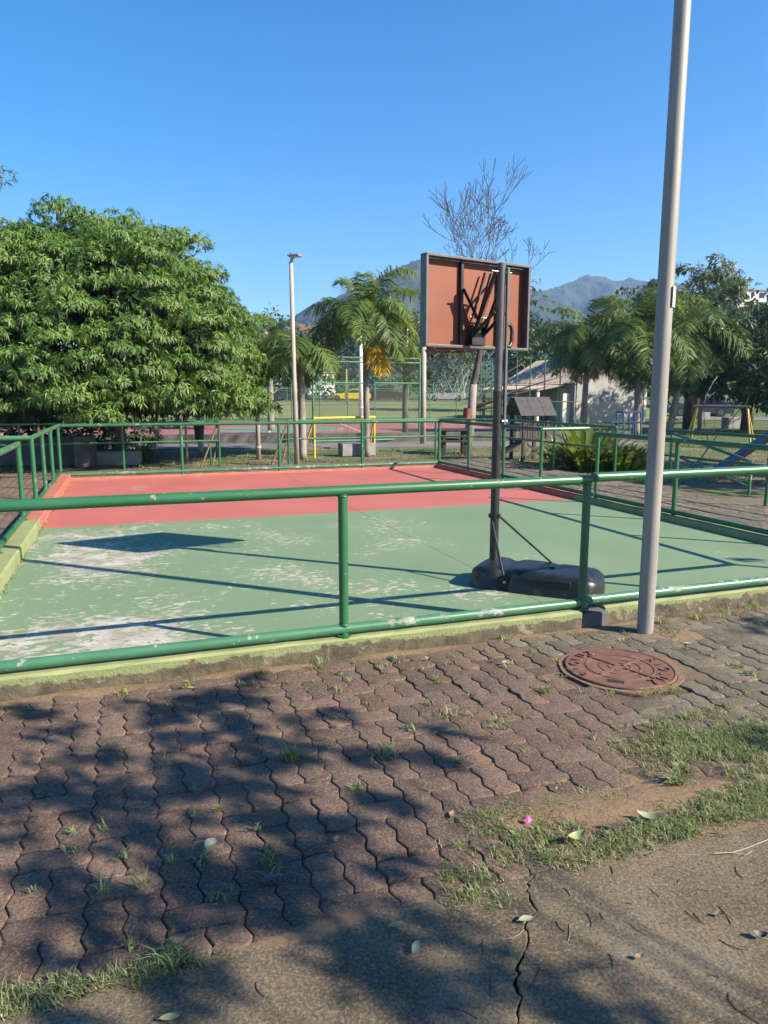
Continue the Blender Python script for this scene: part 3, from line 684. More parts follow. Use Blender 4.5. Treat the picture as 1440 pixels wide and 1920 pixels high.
# lifting arms between pole and board, with a spring
def flat(name, a, b, w=.03, th=.012, m='blackmetal'):
    d = (b - a).normalized(); s_ = d.cross(BX).normalized(); mb = MB(); mb.box((a + b) / 2, ((b - a).length, th, w), ax=(d, BX, s_)); return mb.build(name, M[m], hoop, bevel=.002)
low = hp(-.0, -.05, -.30)
for x in (-.055, .055):
    flat('arm', PP + UZ * 2.60 + BX * x, hp(.03 + x - .06, -.04, -.33), .036)
    flat('arm', PP + UZ * 2.28 + BX * x, hp(.03 + x - .06, -.05, -.28), .03)
    flat('arm', hp(.10 + x * .6, -.04, .27), hp(-.04 + x * .6, -.06, -.10), .03)
flat('brace', hp(-.165, -.035, .12), hp(-.01, -.06, -.14), .03)
flat('brace', hp(.25, -.035, .28), PP + UZ * 2.52 + BX * .06, .03)
mb = MB(); mb.box(hp(-.02, -.05, -.26), (.15, .06, .17), ax=(BX, BN, UZ)); mb.build('rim_bracket', M['black'], hoop, bevel=.004)
a, b = PP + UZ * 2.55 + BX * -.03 + BN * .05, hp(-.01, -.05, -.20); ax_ = (b - a); L = ax_.length; d = ax_.normalized(); e = d.cross(UZ).normalized(); f = d.cross(e)
mb = MB(); mb.tube([a + d * (L * i / 260) + (e * math.cos(i * .9) + f * math.sin(i * .9)) * .015 for i in range(261)], .0028, 4); mb.build('spring', M['greymetal'], hoop)
for a, b in ((PP + UZ * 2.60 - BX * .10, PP + UZ * 2.60 + BX * .12), (hp(-.1, -.05, -.11), hp(.12, -.05, -.11))): mb = MB(); mb.tube([a, b], .008, 8); mb.build('pivot_bolt', M['chrome'], hoop)
# rim and net in front of the board
RC = hp(-.03, .30, -.37); rr = .225
mb = MB(); mb.tube([RC + (BX * math.cos(k / 32 * 2 * math.pi) + BN * math.sin(k / 32 * 2 * math.pi)) * rr for k in range(33)], .009, 8, cap=False)
mb.box(hp(-.03, .05, -.36), (.13, .07, .02), ax=(BX, BN, UZ)); rim = mb.build('rim', M['rubberrim'], hoop, smooth=False)
mb = MB(); K = 12; rows = [(.225, 0), (.205, -.09), (.175, -.18), (.15, -.27), (.135, -.36), (.132, -.42)]
def npnt(i, k):
    r_, z_ = rows[i]; an = 2 * math.pi * (k + (.5 if i % 2 else 0)) / K + .04 * math.sin(k * 3 + i); return RC + (BX * math.cos(an) + BN * math.sin(an)) * r_ + UZ * (z_ + .012 * math.sin(k * 5 + i * 2))
for i in range(len(rows) - 1):
    for k in range(K):
        for kk in ((k, k), (k, k - 1 if i % 2 == 0 else k + 1)): mb.tube([npnt(i, kk[0]), npnt(i + 1, kk[1])], .0030, 4, cap=False)
mb.build('net', M['net'], rim)
# ballast base: a long moulded tank with a waist, rounded ends and raised panels
BXa = Vector((.905, -.425, 0)).normalized(); BYa = Vector((-BXa.y, BXa.x, 0)); B0 = PP + BXa * .40 + BYa * -.10
def tank():
    mb = MB(); n = 36; xs = [-.54 + 1.10 * i / n for i in range(n + 1)]; ring = 24; vs_, fs = [], []
    for i, x in enumerate(xs):
        t = (x + .54) / 1.10
        e = min(1, (t / .16)) if t < .16 else min(1, (1 - t) / .12) if t > .88 else 1
        e = math.sqrt(max(0, 1 - (1 - e) ** 2)) * .93 + .07
        wv = .275 * (.80 + .2 * e) * (1 - .16 * math.exp(-((t - .30) / .045) ** 2)) * (1 + .06 * math.sin(t * 3)) * (e ** .5)
        hv = (.185 - .035 * max(0, t - .35)) * (.35 + .65 * e) - .018 * math.exp(-((t - .30) / .05) ** 2) - (.008 if .60 < t < .64 else 0)
        sec = []
        for k in range(ring):
            a = math.pi * k / (ring - 1); cx, cz = math.cos(a), math.sin(a)
            pw = .27; sx = math.copysign(abs(cx) ** pw, cx); sz = abs(cz) ** pw
            sec.append(B0 + BXa * x + BYa * (sx * wv * (1 - .14 * sz)) + UZ * (sz * hv + .002))
        vs_ += sec
    for i in range(n):
        for k in range(ring - 1): fs.append((i * ring + k, i * ring + ring + k, i * ring + ring + k + 1, i * ring + k + 1))
    fs.append(tuple(range(ring))); fs.append(tuple(range(n * ring, n * ring + ring))[::-1]); mb.add(vs_, fs)
    o = smooth_by_angle(mb.build('base', M['black'], hoop), 32)
    return o
base = tank()
for c, q in ((B0 + BXa * .14 - BYa * .255 + UZ * .078, (.40, .030, .115)), (B0 - BXa * .36 - BYa * .235 + UZ * .070, (.17, .03, .10))): mb = MB(); mb.box(c, q, ax=(BXa, BYa, UZ)); mb.build('side_panel', M['black'], base, bevel=.009, seg=3)
mb = MB(); mb.box(B0 - BXa * .20 - BYa * .235 + UZ * .075, (.07, .05, .10), ax=(BXa, BYa, UZ)); mb.build('strut_pocket', M['tyre'], base, bevel=.008)
mb = MB(); mb.tube([B0 + BXa * .12 + BYa * .03 + UZ * .165, B0 + BXa * .12 + BYa * .03 + UZ * .183], .03, 14); mb.build('filler_cap', M['blackmetal'], base, bevel=.003)
for p, q in ((PP + UZ * .56 - BXa * .035, B0 - BXa * .19 - BYa * .262 + UZ * .06), (PP + UZ * .57 + BXa * .035, B0 + BXa * .17 + BYa * .20 + UZ * .11)):
    mb = MB(); mb.tube([p, q], .0115, 10); smooth_by_angle(mb.build('stay_rod', M['blackmetal'], hoop), 50)
    mb = MB(); mb.tube([q + (p - q).normalized() * .02 - BYa * .014, q + (p - q).normalized() * .02 + BYa * .014], .012, 8); mb.build('bolt', M['chrome'], hoop)
mb = MB(); mb.box(PP + UZ * .565, (.10, .05, .035), ax=(BXa, BYa, UZ)); mb.build('stay_clamp', M['blackmetal'], hoop, bevel=.004)

# ================================================================== MANHOLE COVER
mhr = .316; mc = MANHOLE + UZ * .004
mh = thing('manhole_cover', 'round rust red iron manhole cover with raised lettering set in the pavers', 'manhole cover', mc)
def disc_ring(mb, r0, r1, z0, z1, n=64, jag=0, c=mc):
    vs_ = []
    for k in range(n):
        a = 2 * math.pi * k / n; u = Vector((math.cos(a), math.sin(a), 0)); q = 1 + jag * math.sin(a * 7 + 1) * math.sin(a * 3)
        vs_ += [c + u * r0 + UZ * z0, c + u * r0 + UZ * z1, c + u * r1 * q + UZ * z1, c + u * (r1 * q + .004) + UZ * z0]
    fs = []
    for k in range(n):
        a, b = k * 4, ((k + 1) % n) * 4
        fs += [(a, b, b + 1, a + 1)[::-1], (a + 1, b + 1, b + 2, a + 2)[::-1], (a + 2, b + 2, b + 3, a + 3)[::-1]]
    mb.add(vs_, fs)
mb = MB(); disc_ring(mb, .321, .348, -.03, .001, 72, .025); mb.build('collar', M['soil'], mh)
mb = MB(); mb.tube([mc + UZ * -.02, mc + UZ * .010], mhr, 72); mb.build('plate', M['manhole'], mh, bevel=.003)
mb = MB()
for r0, r1 in ((.303, .313), (.190, .197), (.115, .121), (.06, .066)): disc_ring(mb, r0, r1, .008, .0135)
mb.build('raised_ring', M['manhole'], mh)
mb = MB(); n = 0
for an, l, w_ in ((R(38), .19, .020), (R(218), .16, .020), (R(128), .2, .010), (R(308), .2, .010)):
    u = Vector((math.cos(an), math.sin(an), 0)); mb.box(mc + u * (.03 + l / 2) + UZ * .0125, (l, w_, .0085), an)
mb.build('raised_bar', M['manhole'], mh)
mb = MB(); ha = R(247); mb.box(mc + Vector((math.cos(ha), math.sin(ha), 0)) * .235 + UZ * .0085, (.045, .09, .006), ha); mb.build('lifting_slot', M['tyre'], mh, bevel=.001)
def text_mesh(ch, size, depth, mtl):
    cu = bpy.data.curves.new('glyph', 'FONT'); cu.body = ch; cu.size = size; cu.extrude = depth; cu.align_x = 'CENTER'; cu.align_y = 'CENTER'
    o = bpy.data.objects.new('glyph', cu); COL.objects.link(o); bpy.context.view_layer.update()
    me = bpy.data.meshes.new_from_object(o.evaluated_get(bpy.context.evaluated_depsgraph_get())); bpy.data.objects.remove(o); me.materials.clear(); me.materials.append(mtl); return me
for start in (R(205), R(25)):
    for i, ch in enumerate('RIOLUZ'):
        an = start - R(17.5) * i; me = text_mesh(ch, .088, .0045, M['manhole'])
        o = bpy.data.objects.new('letter', me); link(o, mh); o.location = mc + Vector((math.cos(an), math.sin(an), 0)) * .252 + UZ * .0125; o.rotation_euler = (0, 0, an - R(90)); o.scale = (.8, 1, 1)

# ================================================================== TREES
def ell_pts(n, r):                                # points through a unit ball, denser to the outside
    v = nrm(rng.normal(0, 1, (n, 3))); return v * (rng.random(n)[:, None] ** r)
def rosette_crown(name, lumps, per, k, L, Wd, mat_, parent, droop=.5, up=.35, cap=False):
    """lumps: (centre, radii, shoots); every shoot carries k leaves fanned round it and hanging"""
    P, D, N, Q = [], [], [], []
    for c, rad, ns in lumps:
        v = ell_pts(ns, .22); v[:, 2] = np.where(v[:, 2] < -.35, v[:, 2] * .5, v[:, 2])
        if cap: v[:, 2] = np.abs(v[:, 2]) - .25
        p = np.array(c) + v * np.array(rad); out = nrm(v * np.array([1, 1, 1.1]) + np.array([0, 0, up]))
        sh = rng.random(ns) * .42 + .15 + .25 * rng.random()
        for j in range(k):
            an = 2 * math.pi * (j * .381966 + rng.random(ns)); ref = nrm(np.cross(out, np.array([.3, .2, 1.])) + 1e-6); ref2 = np.cross(out, ref)
            rad_ = ref * np.cos(an)[:, None] + ref2 * np.sin(an)[:, None]
            d = nrm(rad_ * .9 + out * rng.uniform(.1, .9, (ns, 1)) + np.array([0, 0, -droop]) * rng.uniform(.5, 1.4, (ns, 1)))
            P.append(p + out * rng.uniform(-.04, .06, (ns, 1)) * L * 5); D.append(d); N.append(nrm(out + rng.normal(0, .25, (ns, 3)))); Q.append(np.clip(sh + rng.normal(0, .14, ns), 0, 1))
    P, D, N, Q = map(np.concatenate, (P, D, N, Q))
    o = leaves(name, P, D, N, L * rng.uniform(.7, 1.25, len(P)), Wd * rng.uniform(.8, 1.2, len(P)), mat_, parent, Q, droop=.3)
    return o
def trunk(parent, pts, rad, m='bark', n=10, name='trunk'):
    mb = MB(); mb.tube(pts, rad, n); return mb.build(name, M[m], parent, smooth=True)
def limbs(parent, start, ends, r0, m='bark', sag_=.3, name='limb'):
    for e in ends:
        a = Vector(start); b = Vector(e); pts = [a + (b - a) * t + Vector((random.gauss(0, .06), random.gauss(0, .06), sag_ * math.sin(t * math.pi) * (b - a).length * .25)) for t in (0, .25, .5, .75, 1)]
        pts[0] = a; trunk(parent, pts, [r0, r0 * .8, r0 * .6, r0 * .4, r0 * .15], m, 7, name)

# --- big leafy tree at the left: a dome of overlapping boughs
TB = gp(228, 868, -.05)
big = thing('leafy_tree', 'big round leafy green tree with drooping leaves at the left', 'tree', TB)
c0 = np.array([-6.85, 18.0, 1.75]); R0 = np.array([3.8, 3.6, 4.05])
lumps = []
ga = math.pi * (3 - math.sqrt(5)); NB = 240
for i in range(NB):
    z = 1 - (i + .5) / NB * 1.22
    rr_ = math.sqrt(max(0, 1 - z * z)); an = i * ga
    v = np.array([rr_ * math.cos(an), rr_ * math.sin(an), z])
    if v[1] > .55: continue
    sc_ = 1 + .055 * math.sin(v[0] * 7 + 2) * math.sin(v[2] * 6) + random.gauss(0, .065) + .06 * math.sin(v[0] * 4.2 + v[1] * 3 + 1) * math.cos(v[2] * 5 + v[1] * 4)
    c = c0 + v * R0 * sc_ * .90
    if c[2] < 1.2: c[2] = 1.2 + random.random() * .4
    lumps.append((c, np.array([.62, .62, .40]) * random.uniform(.8, 1.3), int(92 * random.uniform(.8, 1.2))))
rosette_crown('crown', lumps, 1, 9, .128, .031, M['leaf_mango'], big, droop=.85, cap=True)
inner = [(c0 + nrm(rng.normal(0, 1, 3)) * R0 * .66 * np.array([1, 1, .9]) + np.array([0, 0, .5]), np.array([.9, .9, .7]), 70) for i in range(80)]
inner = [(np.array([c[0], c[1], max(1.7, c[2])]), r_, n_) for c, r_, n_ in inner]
rosette_crown('inner_leaves', inner, 1, 6, .30, .12, M['leaf_shaded'], big, droop=.5)
trunk(big, [TB, TB + Vector((.02, 0, .6)), TB + Vector((-.08, .1, 1.3)), TB + Vector((-.35, .4, 2.4))], [.17, .13, .12, .08])
limbs(big, TB + Vector((-.06, .1, 1.15)), [TB + Vector((1.6, .4, 2.6)), TB + Vector((-2.2, .3, 2.7)), TB + Vector((.8, -1.2, 2.7)), TB + Vector((-1, 1.3, 3.8)), TB + Vector((-1.2, -1.3, 2.5))], .075)

# --- dark hedge added to darken the view under that tree
hb = Vector((-11.0, 22.5, -.05)); hd = thing('hedge', 'dark overgrown hedge added to darken the view behind the leafy tree', 'hedge', hb)
rosette_crown('foliage', [(np.array([x, 22.3 + random.gauss(0, .3), z]), np.array([.75, .6, .6]), 50) for x in np.arange(-15.5, -7.4, .7) for z in (.35, 1.0, 1.7)], 1, 6, .20, .08, M['leaf_shaded'], hd, droop=.3)
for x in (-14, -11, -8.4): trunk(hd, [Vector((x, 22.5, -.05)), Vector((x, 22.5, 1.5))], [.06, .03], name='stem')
# --- feathery tree at the extreme left edge
fb = Vector((-9.4, 15.6, -.05)); ft = thing('feathery_tree', 'olive feathery tree cut off by the left picture edge', 'tree', fb)
lumps = [(np.array([-8.35 + random.gauss(0, .32) - .06 * z, 15.4 + random.gauss(0, .5), z]), np.array([.55, .55, .35]), 70) for z in np.linspace(1.0, 6.6, 26)]
rosette_crown('crown', lumps, 1, 6, .11, .022, M['leaf_olive'], ft, droop=.3)
trunk(ft, [fb, fb + Vector((.1, 0, 3)), fb + Vector((.25, .1, 6.6))], [.13, .08, .015])
limbs(ft, fb + Vector((.1, 0, 3.2)), [fb + Vector((1.3, .2, 5.3)), fb + Vector((1.0, -.2, 6.4)), fb + Vector((.9, .2, 4.3))], .03, sag_=-.2)

# --- palms
def palm(label, base, h, lf, nf, lean=(0, 0), tr=.08, yellow=(), seed=1, top_up=.25, m='leaf_palm', dens=1.0, bark='palebark', spread=(-.75, 1.35)):
    r = np.random.default_rng(seed); base = Vector(base); top = base + Vector((lean[0], lean[1], h))
    t = thing('palm_tree', label, 'palm tree', base, 'feathery palms around the playground')
    nseg = 16; pts = [base + (top - base) * (i / nseg) + Vector((0, 0, 0)) for i in range(nseg + 1)]
    mb = MB(); mb.tube(pts, [tr * (1.25 - .35 * (i / nseg)) * (1.05 if i % 2 else .97) for i in range(nseg + 1)], 12); mb.build('trunk', M[bark], t, smooth=True)
    # old frond bases under the crown
    mb = MB()
    for k in range(14):
        an = k * 2.4; u = Vector((math.cos(an), math.sin(an), 0)); z = -.55 + .045 * k
        mb.tube([top + UZ * (z * lf * .45) + u * tr * .7, top + UZ * (z * lf * .45 + .18) + u * (tr * 1.2 + .05)], [tr * .35, .01], 5)
    mb.build('frond_stubs', M['brownwood'], t)['kind'] = 'stuff'
    def frond(el, az, L, mm, dz=0.0):
        n = 13; d = np.array([math.cos(az) * math.cos(el), math.sin(az) * math.cos(el), math.sin(el)]); p = np.array(top + UZ * (.02 - dz)) + d * .08 * (dz > 0); pts_ = [p.copy()]
        bend = (.10 + .06 * r.random()) * (1 if el > -.2 else .6)
        for i in range(n):
            p = p + d * L / n; pts_.append(p.copy()); d = nrm(d + np.array([0, 0, -bend * (1 + i * .06)]))
        pts_ = np.array(pts_); nl = int(92 * dens); tt = np.sort(r.uniform(.14, 1.0, nl * 2)) * n; i0 = np.minimum(tt.astype(int), n - 1); fr = (tt - i0)[:, None]
        P = pts_[i0] * (1 - fr) + pts_[i0 + 1] * fr; T = nrm(pts_[i0 + 1] - pts_[i0]); S = nrm(np.cross(T, np.array([0, 0, 1.])) + 1e-5); U = np.cross(S, T)
        sg = np.where(np.arange(nl * 2) % 2 == 0, 1., -1.)[:, None]; roll = r.normal(.15, .30, (nl * 2, 1))
        D = nrm(S * sg * np.cos(roll) + U * np.sin(roll) + T * .55); q = (tt / n)[:, None]
        ll = L * .36 * (np.sin(np.clip(q * .88 + .13, 0, 1) * math.pi) * .75 + .25) * r.uniform(.8, 1.15, (nl * 2, 1)); w = .0125 * (L / 1.7) ** .7
        dn = np.array([0, 0, -1.]); Mi = P + D * ll * .5 + dn * ll * .10; Tp = P + D * ll * .86 + dn * ll * .40; Wv = nrm(np.cross(D, U + .3 * r.normal(0, 1, U.shape))) * w
        V = np.stack([P - Wv * .6, P + Wv * .6, Mi + Wv, Mi - Wv, Tp + Wv * .25, Tp - Wv * .25], 1).reshape(-1, 3); ii = np.arange(nl * 2)[:, None] * 6
        F = np.concatenate([ii + np.array([0, 1, 2, 3]), ii + np.array([3, 2, 4, 5])], 1).reshape(-1, 4)
        # midrib
        nv = len(V); rib = []; 
        for k_, pp in enumerate(pts_):
            ww = .016 * (1 - k_ / (n + 1)) * (L / 1.7); rib += [pp + np.array([ww, 0, 0]), pp + np.array([-ww * .5, ww * .85, 0]), pp + np.array([-ww * .5, -ww * .85, 0])]
        Fr = np.array([(nv + 3 * a + b, nv + 3 * a + (b + 1) % 3, nv + 3 * a + 3 + (b + 1) % 3, nv + 3 * a + 3 + b) for a in range(n) for b in range(3)])
        base_ = r.uniform(.15, .75); rn = np.clip(base_ + r.normal(0, .13, nl * 2), 0, 1)
        np_mesh('frond', np.concatenate([V, np.array(rib)]), np.concatenate([F, Fr]), np.concatenate([np.repeat(rn, 2), np.full(len(Fr), .9)]), M[mm], t)
    for k in range(nf):
        f = (k + .5) / nf; el = spread[1] - (spread[1] - spread[0]) * f ** .9 + r.normal(0, .08); az = k * 2.39996 + r.normal(0, .15)
        frond(el, az, lf * (r.uniform(.85, 1.1)) * (1 if el > -.3 else .8), m)
    for az, el, L in yellow: frond(el, az, L, 'leaf_yellow', .12)
    return t
palm('tall palm with one yellow hanging frond behind the yellow goal', gp(688, 856, -.05), 3.75, 1.85, 24, (-.02, 0), .07, [(R(-48), -.95, 1.55), (R(-30), -1.1, 1.4)], 3, spread=(-.28, 1.12))
palm('short dark trunked palm just behind the thin lamp post', gp(568, 861, -.05), 2.75, 1.35, 15, (-.02, .1), .085, (), 4, spread=(-.3, 1.0))
palm('palm in front of the pale gabled building', at(1092, 812, 31) * 1, 4.0, 2.5, 28, (.1, 0), .11, [(R(-40), -1.2, 1.6)], 5, spread=(-1.15, 1.35))
palm('broad palm crown left of the grey pole above the building', Vector((10.6, 30.5, -.05)), 4.2, 3.0, 32, (-.1, 0), .11, (), 6, spread=(-1.25, 1.35))
palm('leaning palm right of the grey pole behind the building corner', Vector((12.15, 31.0, -.05)), 4.1, 3.1, 32, (.6, 0), .12, (), 7, spread=(-1.2, 1.35))
palm('small palm with low fronds beyond the lawn behind the thin lamp post', Vector((-5.2, 33.5, -.05)), 4.2, 2.0, 16, (0, 0), .13, (), 8)

# --- bare tree behind the board
def bare_tree(t, base, h, r0, seed, spread=.42, levels=6, m='twig', tm='palebark', lean=(0, 0), minr=.006, first=.24, nfork=(2, 3), L0=.155):
    rr_ = random.Random(seed); segs = MB()
    def grow(p, d, L, r_, lv):
        n = 4; pts = [p]; rad = [r_]; dd = d.copy()
        for i in range(n):
            dd = (dd + Vector((rr_.gauss(0, .10), rr_.gauss(0, .10), rr_.gauss(.05, .05)))).normalized(); p = p + dd * L / n; pts.append(p); rad.append(max(minr, r_ * (1 - .42 * (i + 1) / n)))
        segs.tube(pts, rad, 6 if lv < 3 else 4, cap=False)
        if lv >= levels: return
        k = rr_.choice(nfork) if lv else 4
        a0 = rr_.uniform(0, 6.28)
        for j in range(k):
            an = a0 + 6.28 * j / k + rr_.gauss(0, .4); tilt = rr_.gauss(spread, .13) * (1 if lv else 1.0)
            e = dd.cross(Vector((.3, .5, 1))).normalized(); f = dd.cross(e); nd = (dd * math.cos(tilt) + (e * math.cos(an) + f * math.sin(an)) * math.sin(tilt) + Vector((0, 0, .10))).normalized()
            grow(p, nd, L * rr_.uniform(.62, .86), max(minr, rad[-1] * rr_.uniform(.62, .8)), lv + 1)
        if lv >= 1 and rr_.random() < .7:
            q = pts[2]; nd = (dd + Vector((rr_.gauss(0, .7), rr_.gauss(0, .7), .1))).normalized(); grow(q, nd, L * .55, max(minr, r_ * .4), lv + 2)
    top = Vector(base) + Vector((lean[0], lean[1], h * first))
    trunk(t, [Vector(base), Vector(base) + (top - Vector(base)) * .5 + Vector((.05, 0, 0)), top], [r0 * 1.25, r0, r0 * .85], tm, 12)
    grow(top, Vector((lean[0], lean[1], 1)).normalized(), h * L0, r0 * .8, 0)
    return segs.build('branches', M[m], t, smooth=True)
bb = gp(873, 850, -.05); bt = thing('bare_tree', 'leafless tree with upswept bare branches rising behind the basketball board', 'tree', bb)
bare_tree(bt, bb, 8.1, .125, 21, spread=.54, levels=6, lean=(.18, 0), L0=.188)
limbs(bt, bb + UZ * 1.2, [bb + Vector((2.4, .5, 1.9)), bb + Vector((3.6, .8, 1.45)), bb + Vector((1.6, .4, 2.6)), bb + Vector((2.9, .2, 2.2))], .05, 'twig', .1)
mb = MB(); mb.tube([bb + Vector((.03, 0, .98)), bb + Vector((.05, 0, 1.28))], [.131, .128], 14, cap=False); mb.build('red_band', M['redband'], bt, smooth=True)
lumps = [(np.array(bb + Vector((random.gauss(0, .9), random.gauss(0, .6), random.uniform(3.9, 5.0)))), np.array([.35, .3, .3]), 9) for i in range(8)]
rosette_crown('leaf_sprays', lumps, 1, 6, .13, .045, M['leaf_olive'], bt)
# --- thin leaning sapling at the right
sb_ = gp(1286, 893, -.05); st = thing('bare_sapling', 'thin pale forked sapling without leaves leaning over the lawn', 'sapling', sb_)
f0 = at(1330, 838, sb_.y) ; mb = MB()
mb.tube([sb_, (sb_ + f0) / 2 + Vector((.01, 0, 0)), f0], [.026, .02, .016], 7)
for pts in (((1330, 838), (1325, 815), (1321, 790), (1318, 765), (1330, 742), (1342, 735)), ((1330, 838), (1345, 815), (1365, 795), (1372, 780), (1360, 760)), ((1318, 765), (1324, 740), (1338, 715), (1346, 705)), ((1365, 795), (1385, 770), (1400, 755)), ((1372, 780), (1378, 765), (1374, 750)), ((1400, 755), (1405, 742)), ((1345, 815), (1372, 792), (1390, 782))):
    mb.tube([at(x, y, sb_.y + .1 * math.sin(x)) for x, y in pts], [.012 - .0015 * i for i in range(len(pts))], 5)
mb.build('stem', M['palebark'], st, smooth=True)
# --- right hand trees
def round_tree(name, label, base, lumps_, k, L, Wd, m, tr, droop=.4, th=2.5, tm='bark', lean=(0, 0)):
    base = Vector(base); t = thing(name, label, 'tree', base)
    rosette_crown('crown', lumps_, 1, k, L, Wd, M[m], t, droop=droop)
    trunk(t, [base, base + Vector((lean[0] * .5, lean[1] * .5, th * .5)), base + Vector((lean[0], lean[1], th))], [tr * 1.2, tr, tr * .8], tm)
    ends = [Vector(l[0]) for l in lumps_][::max(1, len(lumps_) // 7)]
    limbs(t, base + Vector((lean[0], lean[1], th * .95)), ends, tr * .5, tm)
    return t
def dome(c, rad, nb, br, ns, zmin=None, seed=0):
    r = np.random.default_rng(seed); out = []
    for i in range(nb):
        v = nrm(r.normal(0, 1, 3)) * (r.random() ** .25); p = np.array(c) + v * np.array(rad)
        if zmin is not None and p[2] < zmin: p[2] = zmin + r.random() * .4
        out.append((p, np.array([br, br, br * .6]) * r.uniform(.75, 1.3), ns))
    return out
round_tree('broad_tree', 'broad dark tree with low crown shading the swing at the right edge', gp(1398, 806, -.05), dome((16.9, 32, 3.2), (4.8, 3.0, 2.2), 110, .85, 34, 1.15, 1), 6, .27, .095, 'leaf_dark', .22, th=1.6)
round_tree('flowering_tree', 'dark tree topped with pale blossom at the right edge', (20.8, 41.5, -.05), dome((20.9, 41.5, 4.3), (2.6, 2.2, 1.9), 50, .9, 30, 1.6, 4), 6, .26, .10, 'leaf_olive', .2)
round_tree('tall_tree', 'tall grey green tree standing highest right of the grey pole', (20.5, 48, -.05), dome((20.0, 48, 8.2), (2.7, 2, 1.9), 34, .8, 26, None, 2) + dome((18.3, 48, 6.0), (2.6, 2, 2.6), 40, .9, 26, None, 3), 6, .30, .10, 'leaf_olive', .2, th=5.5)
round_tree('bushy_tree', 'dark bushy tree between the board and the building roof', (10.5, 60, -.05), dome((10.6, 60, 5.4), (3.6, 2, 2.6), 50, 1.1, 30, 2.2, 6), 6, .30, .11, 'leaf_dark', .2)
round_tree('loose_tree', 'loose mid green tree behind the tall palm and the board', gp(797, 834, -.05) + Vector((-.55, 4, 0)), dome((1.2, 28, 3.6), (1.9, 1.4, 1.6), 36, .6, 24, 1.9, 7), 6, .20, .07, 'leaf_far', .11)
round_tree('low_tree', 'dark low tree filling the gap behind the right hand playground', (15.0, 36, -.05), dome((14.8, 38.5, 4.0), (2.6, 1.6, 2.2), 50, .8, 28, 2.6, 8), 6, .24, .08, 'leaf_far', .2)
# --- tree outside the picture to the right whose shade dapples the paving
ob = Vector((6.4, -1.7, -.05)); ot = thing('shade_tree', 'tree out of view whose fine leaves throw the dappled shade on the pavers', 'tree', ob)
DAP = []
def dapple(px_, py_, h, rad, ns):
    h = h * .56; n_ = max(2, int(ns / 5)); dr = rng.normal(0, 1, 3); dr[2] *= .4; dr = dr / np.linalg.norm(dr)
    g_ = gp(px_, py_); k = h / math.tan(SUN_EL); c = np.array(g_ + Vector((math.sin(SUN_AZ), math.cos(SUN_AZ), 0)) * k + UZ * h)
    for j in range(n_):                            # a leafy spray along one twig
        q = c + dr * rng.normal(0, rad * .75) + rng.normal(0, rad * .25, 3); DAP.append((q, np.array([.055, .055, .04]), int(rng.integers(3, 6))))
for a in ((30, 1330, 5.2, .16, 26), (110, 1420, 5.6, .22, 40), (60, 1500, 5.3, .20, 34), (300, 1330, 5.4, .20, 40), (250, 1400, 5.8, .2, 36), (420, 1300, 5.8, .18, 34), (400, 1370, 5.5, .22, 44), (510, 1400, 5.4, .2, 36), (190, 1520, 5.9, .2, 36), (330, 1470, 6.1, .2, 36), (460, 1470, 5.5, .2, 40),
          (560, 1530, 5.8, .18, 32), (420, 1570, 5.3, .22, 44), (300, 1590, 5.6, .17, 26), (520, 1620, 5.4, .2, 40), (460, 1680, 5.9, .16, 24), (590, 1700, 5.6, .2, 36), (90, 1630, 5.5, .18, 24), (700, 1500, 5.7, .13, 16), (740, 1420, 5.9, .10, 12), (820, 1375, 5.9, .08, 8), (650, 1420, 5.5, .13, 16),
          (600, 1345, 5.9, .12, 14), (690, 1620, 5.4, .14, 18), (640, 1760, 5.2, .12, 14), (720, 1830, 5.4, .12, 16), (800, 1890, 5.8, .14, 18), (860, 1800, 5.5, .08, 10), (1060, 1860, 5.4, .14, 14), (1170, 1880, 5.4, .12, 12), (210, 1700, 5.2, .13, 16), (60, 1770, 5.4, .12, 12), (310, 1840, 5.5, .12, 14), (390, 1900, 5.5, .12, 14), (130, 1890, 5.6, .12, 12),
          (1450, 1400, 5.2, .2, 24), (1470, 1190, 5.4, .2, 24), (1500, 1060, 5.6, .25, 24), (1400, 1050, 5.0, .12, 8)): dapple(*a)
rosette_crown('crown', DAP, 1, 7, .085, .034, M['leaf_mango'], ot, droop=.5)
trunk(ot, [ob, ob + Vector((-.1, .1, 1.4)), ob + Vector((-.3, .4, 2.8))], [.2, .16, .11])
limbs(ot, ob + Vector((-.3, .4, 2.7)), [Vector(l[0]) for l in DAP[::14]], .014, sag_=.05)

ob2 = Vector((15.2, 11.8, -.05)); round_tree('shade_tree', 'tree out of view at the right whose shade falls on the lawn and slide', ob2, dome((14.3, 12.0, 4.1), (3.2, 3.4, 1.8), 85, .8, 26, None, 12), 6, .24, .09, 'leaf_dark', .2)
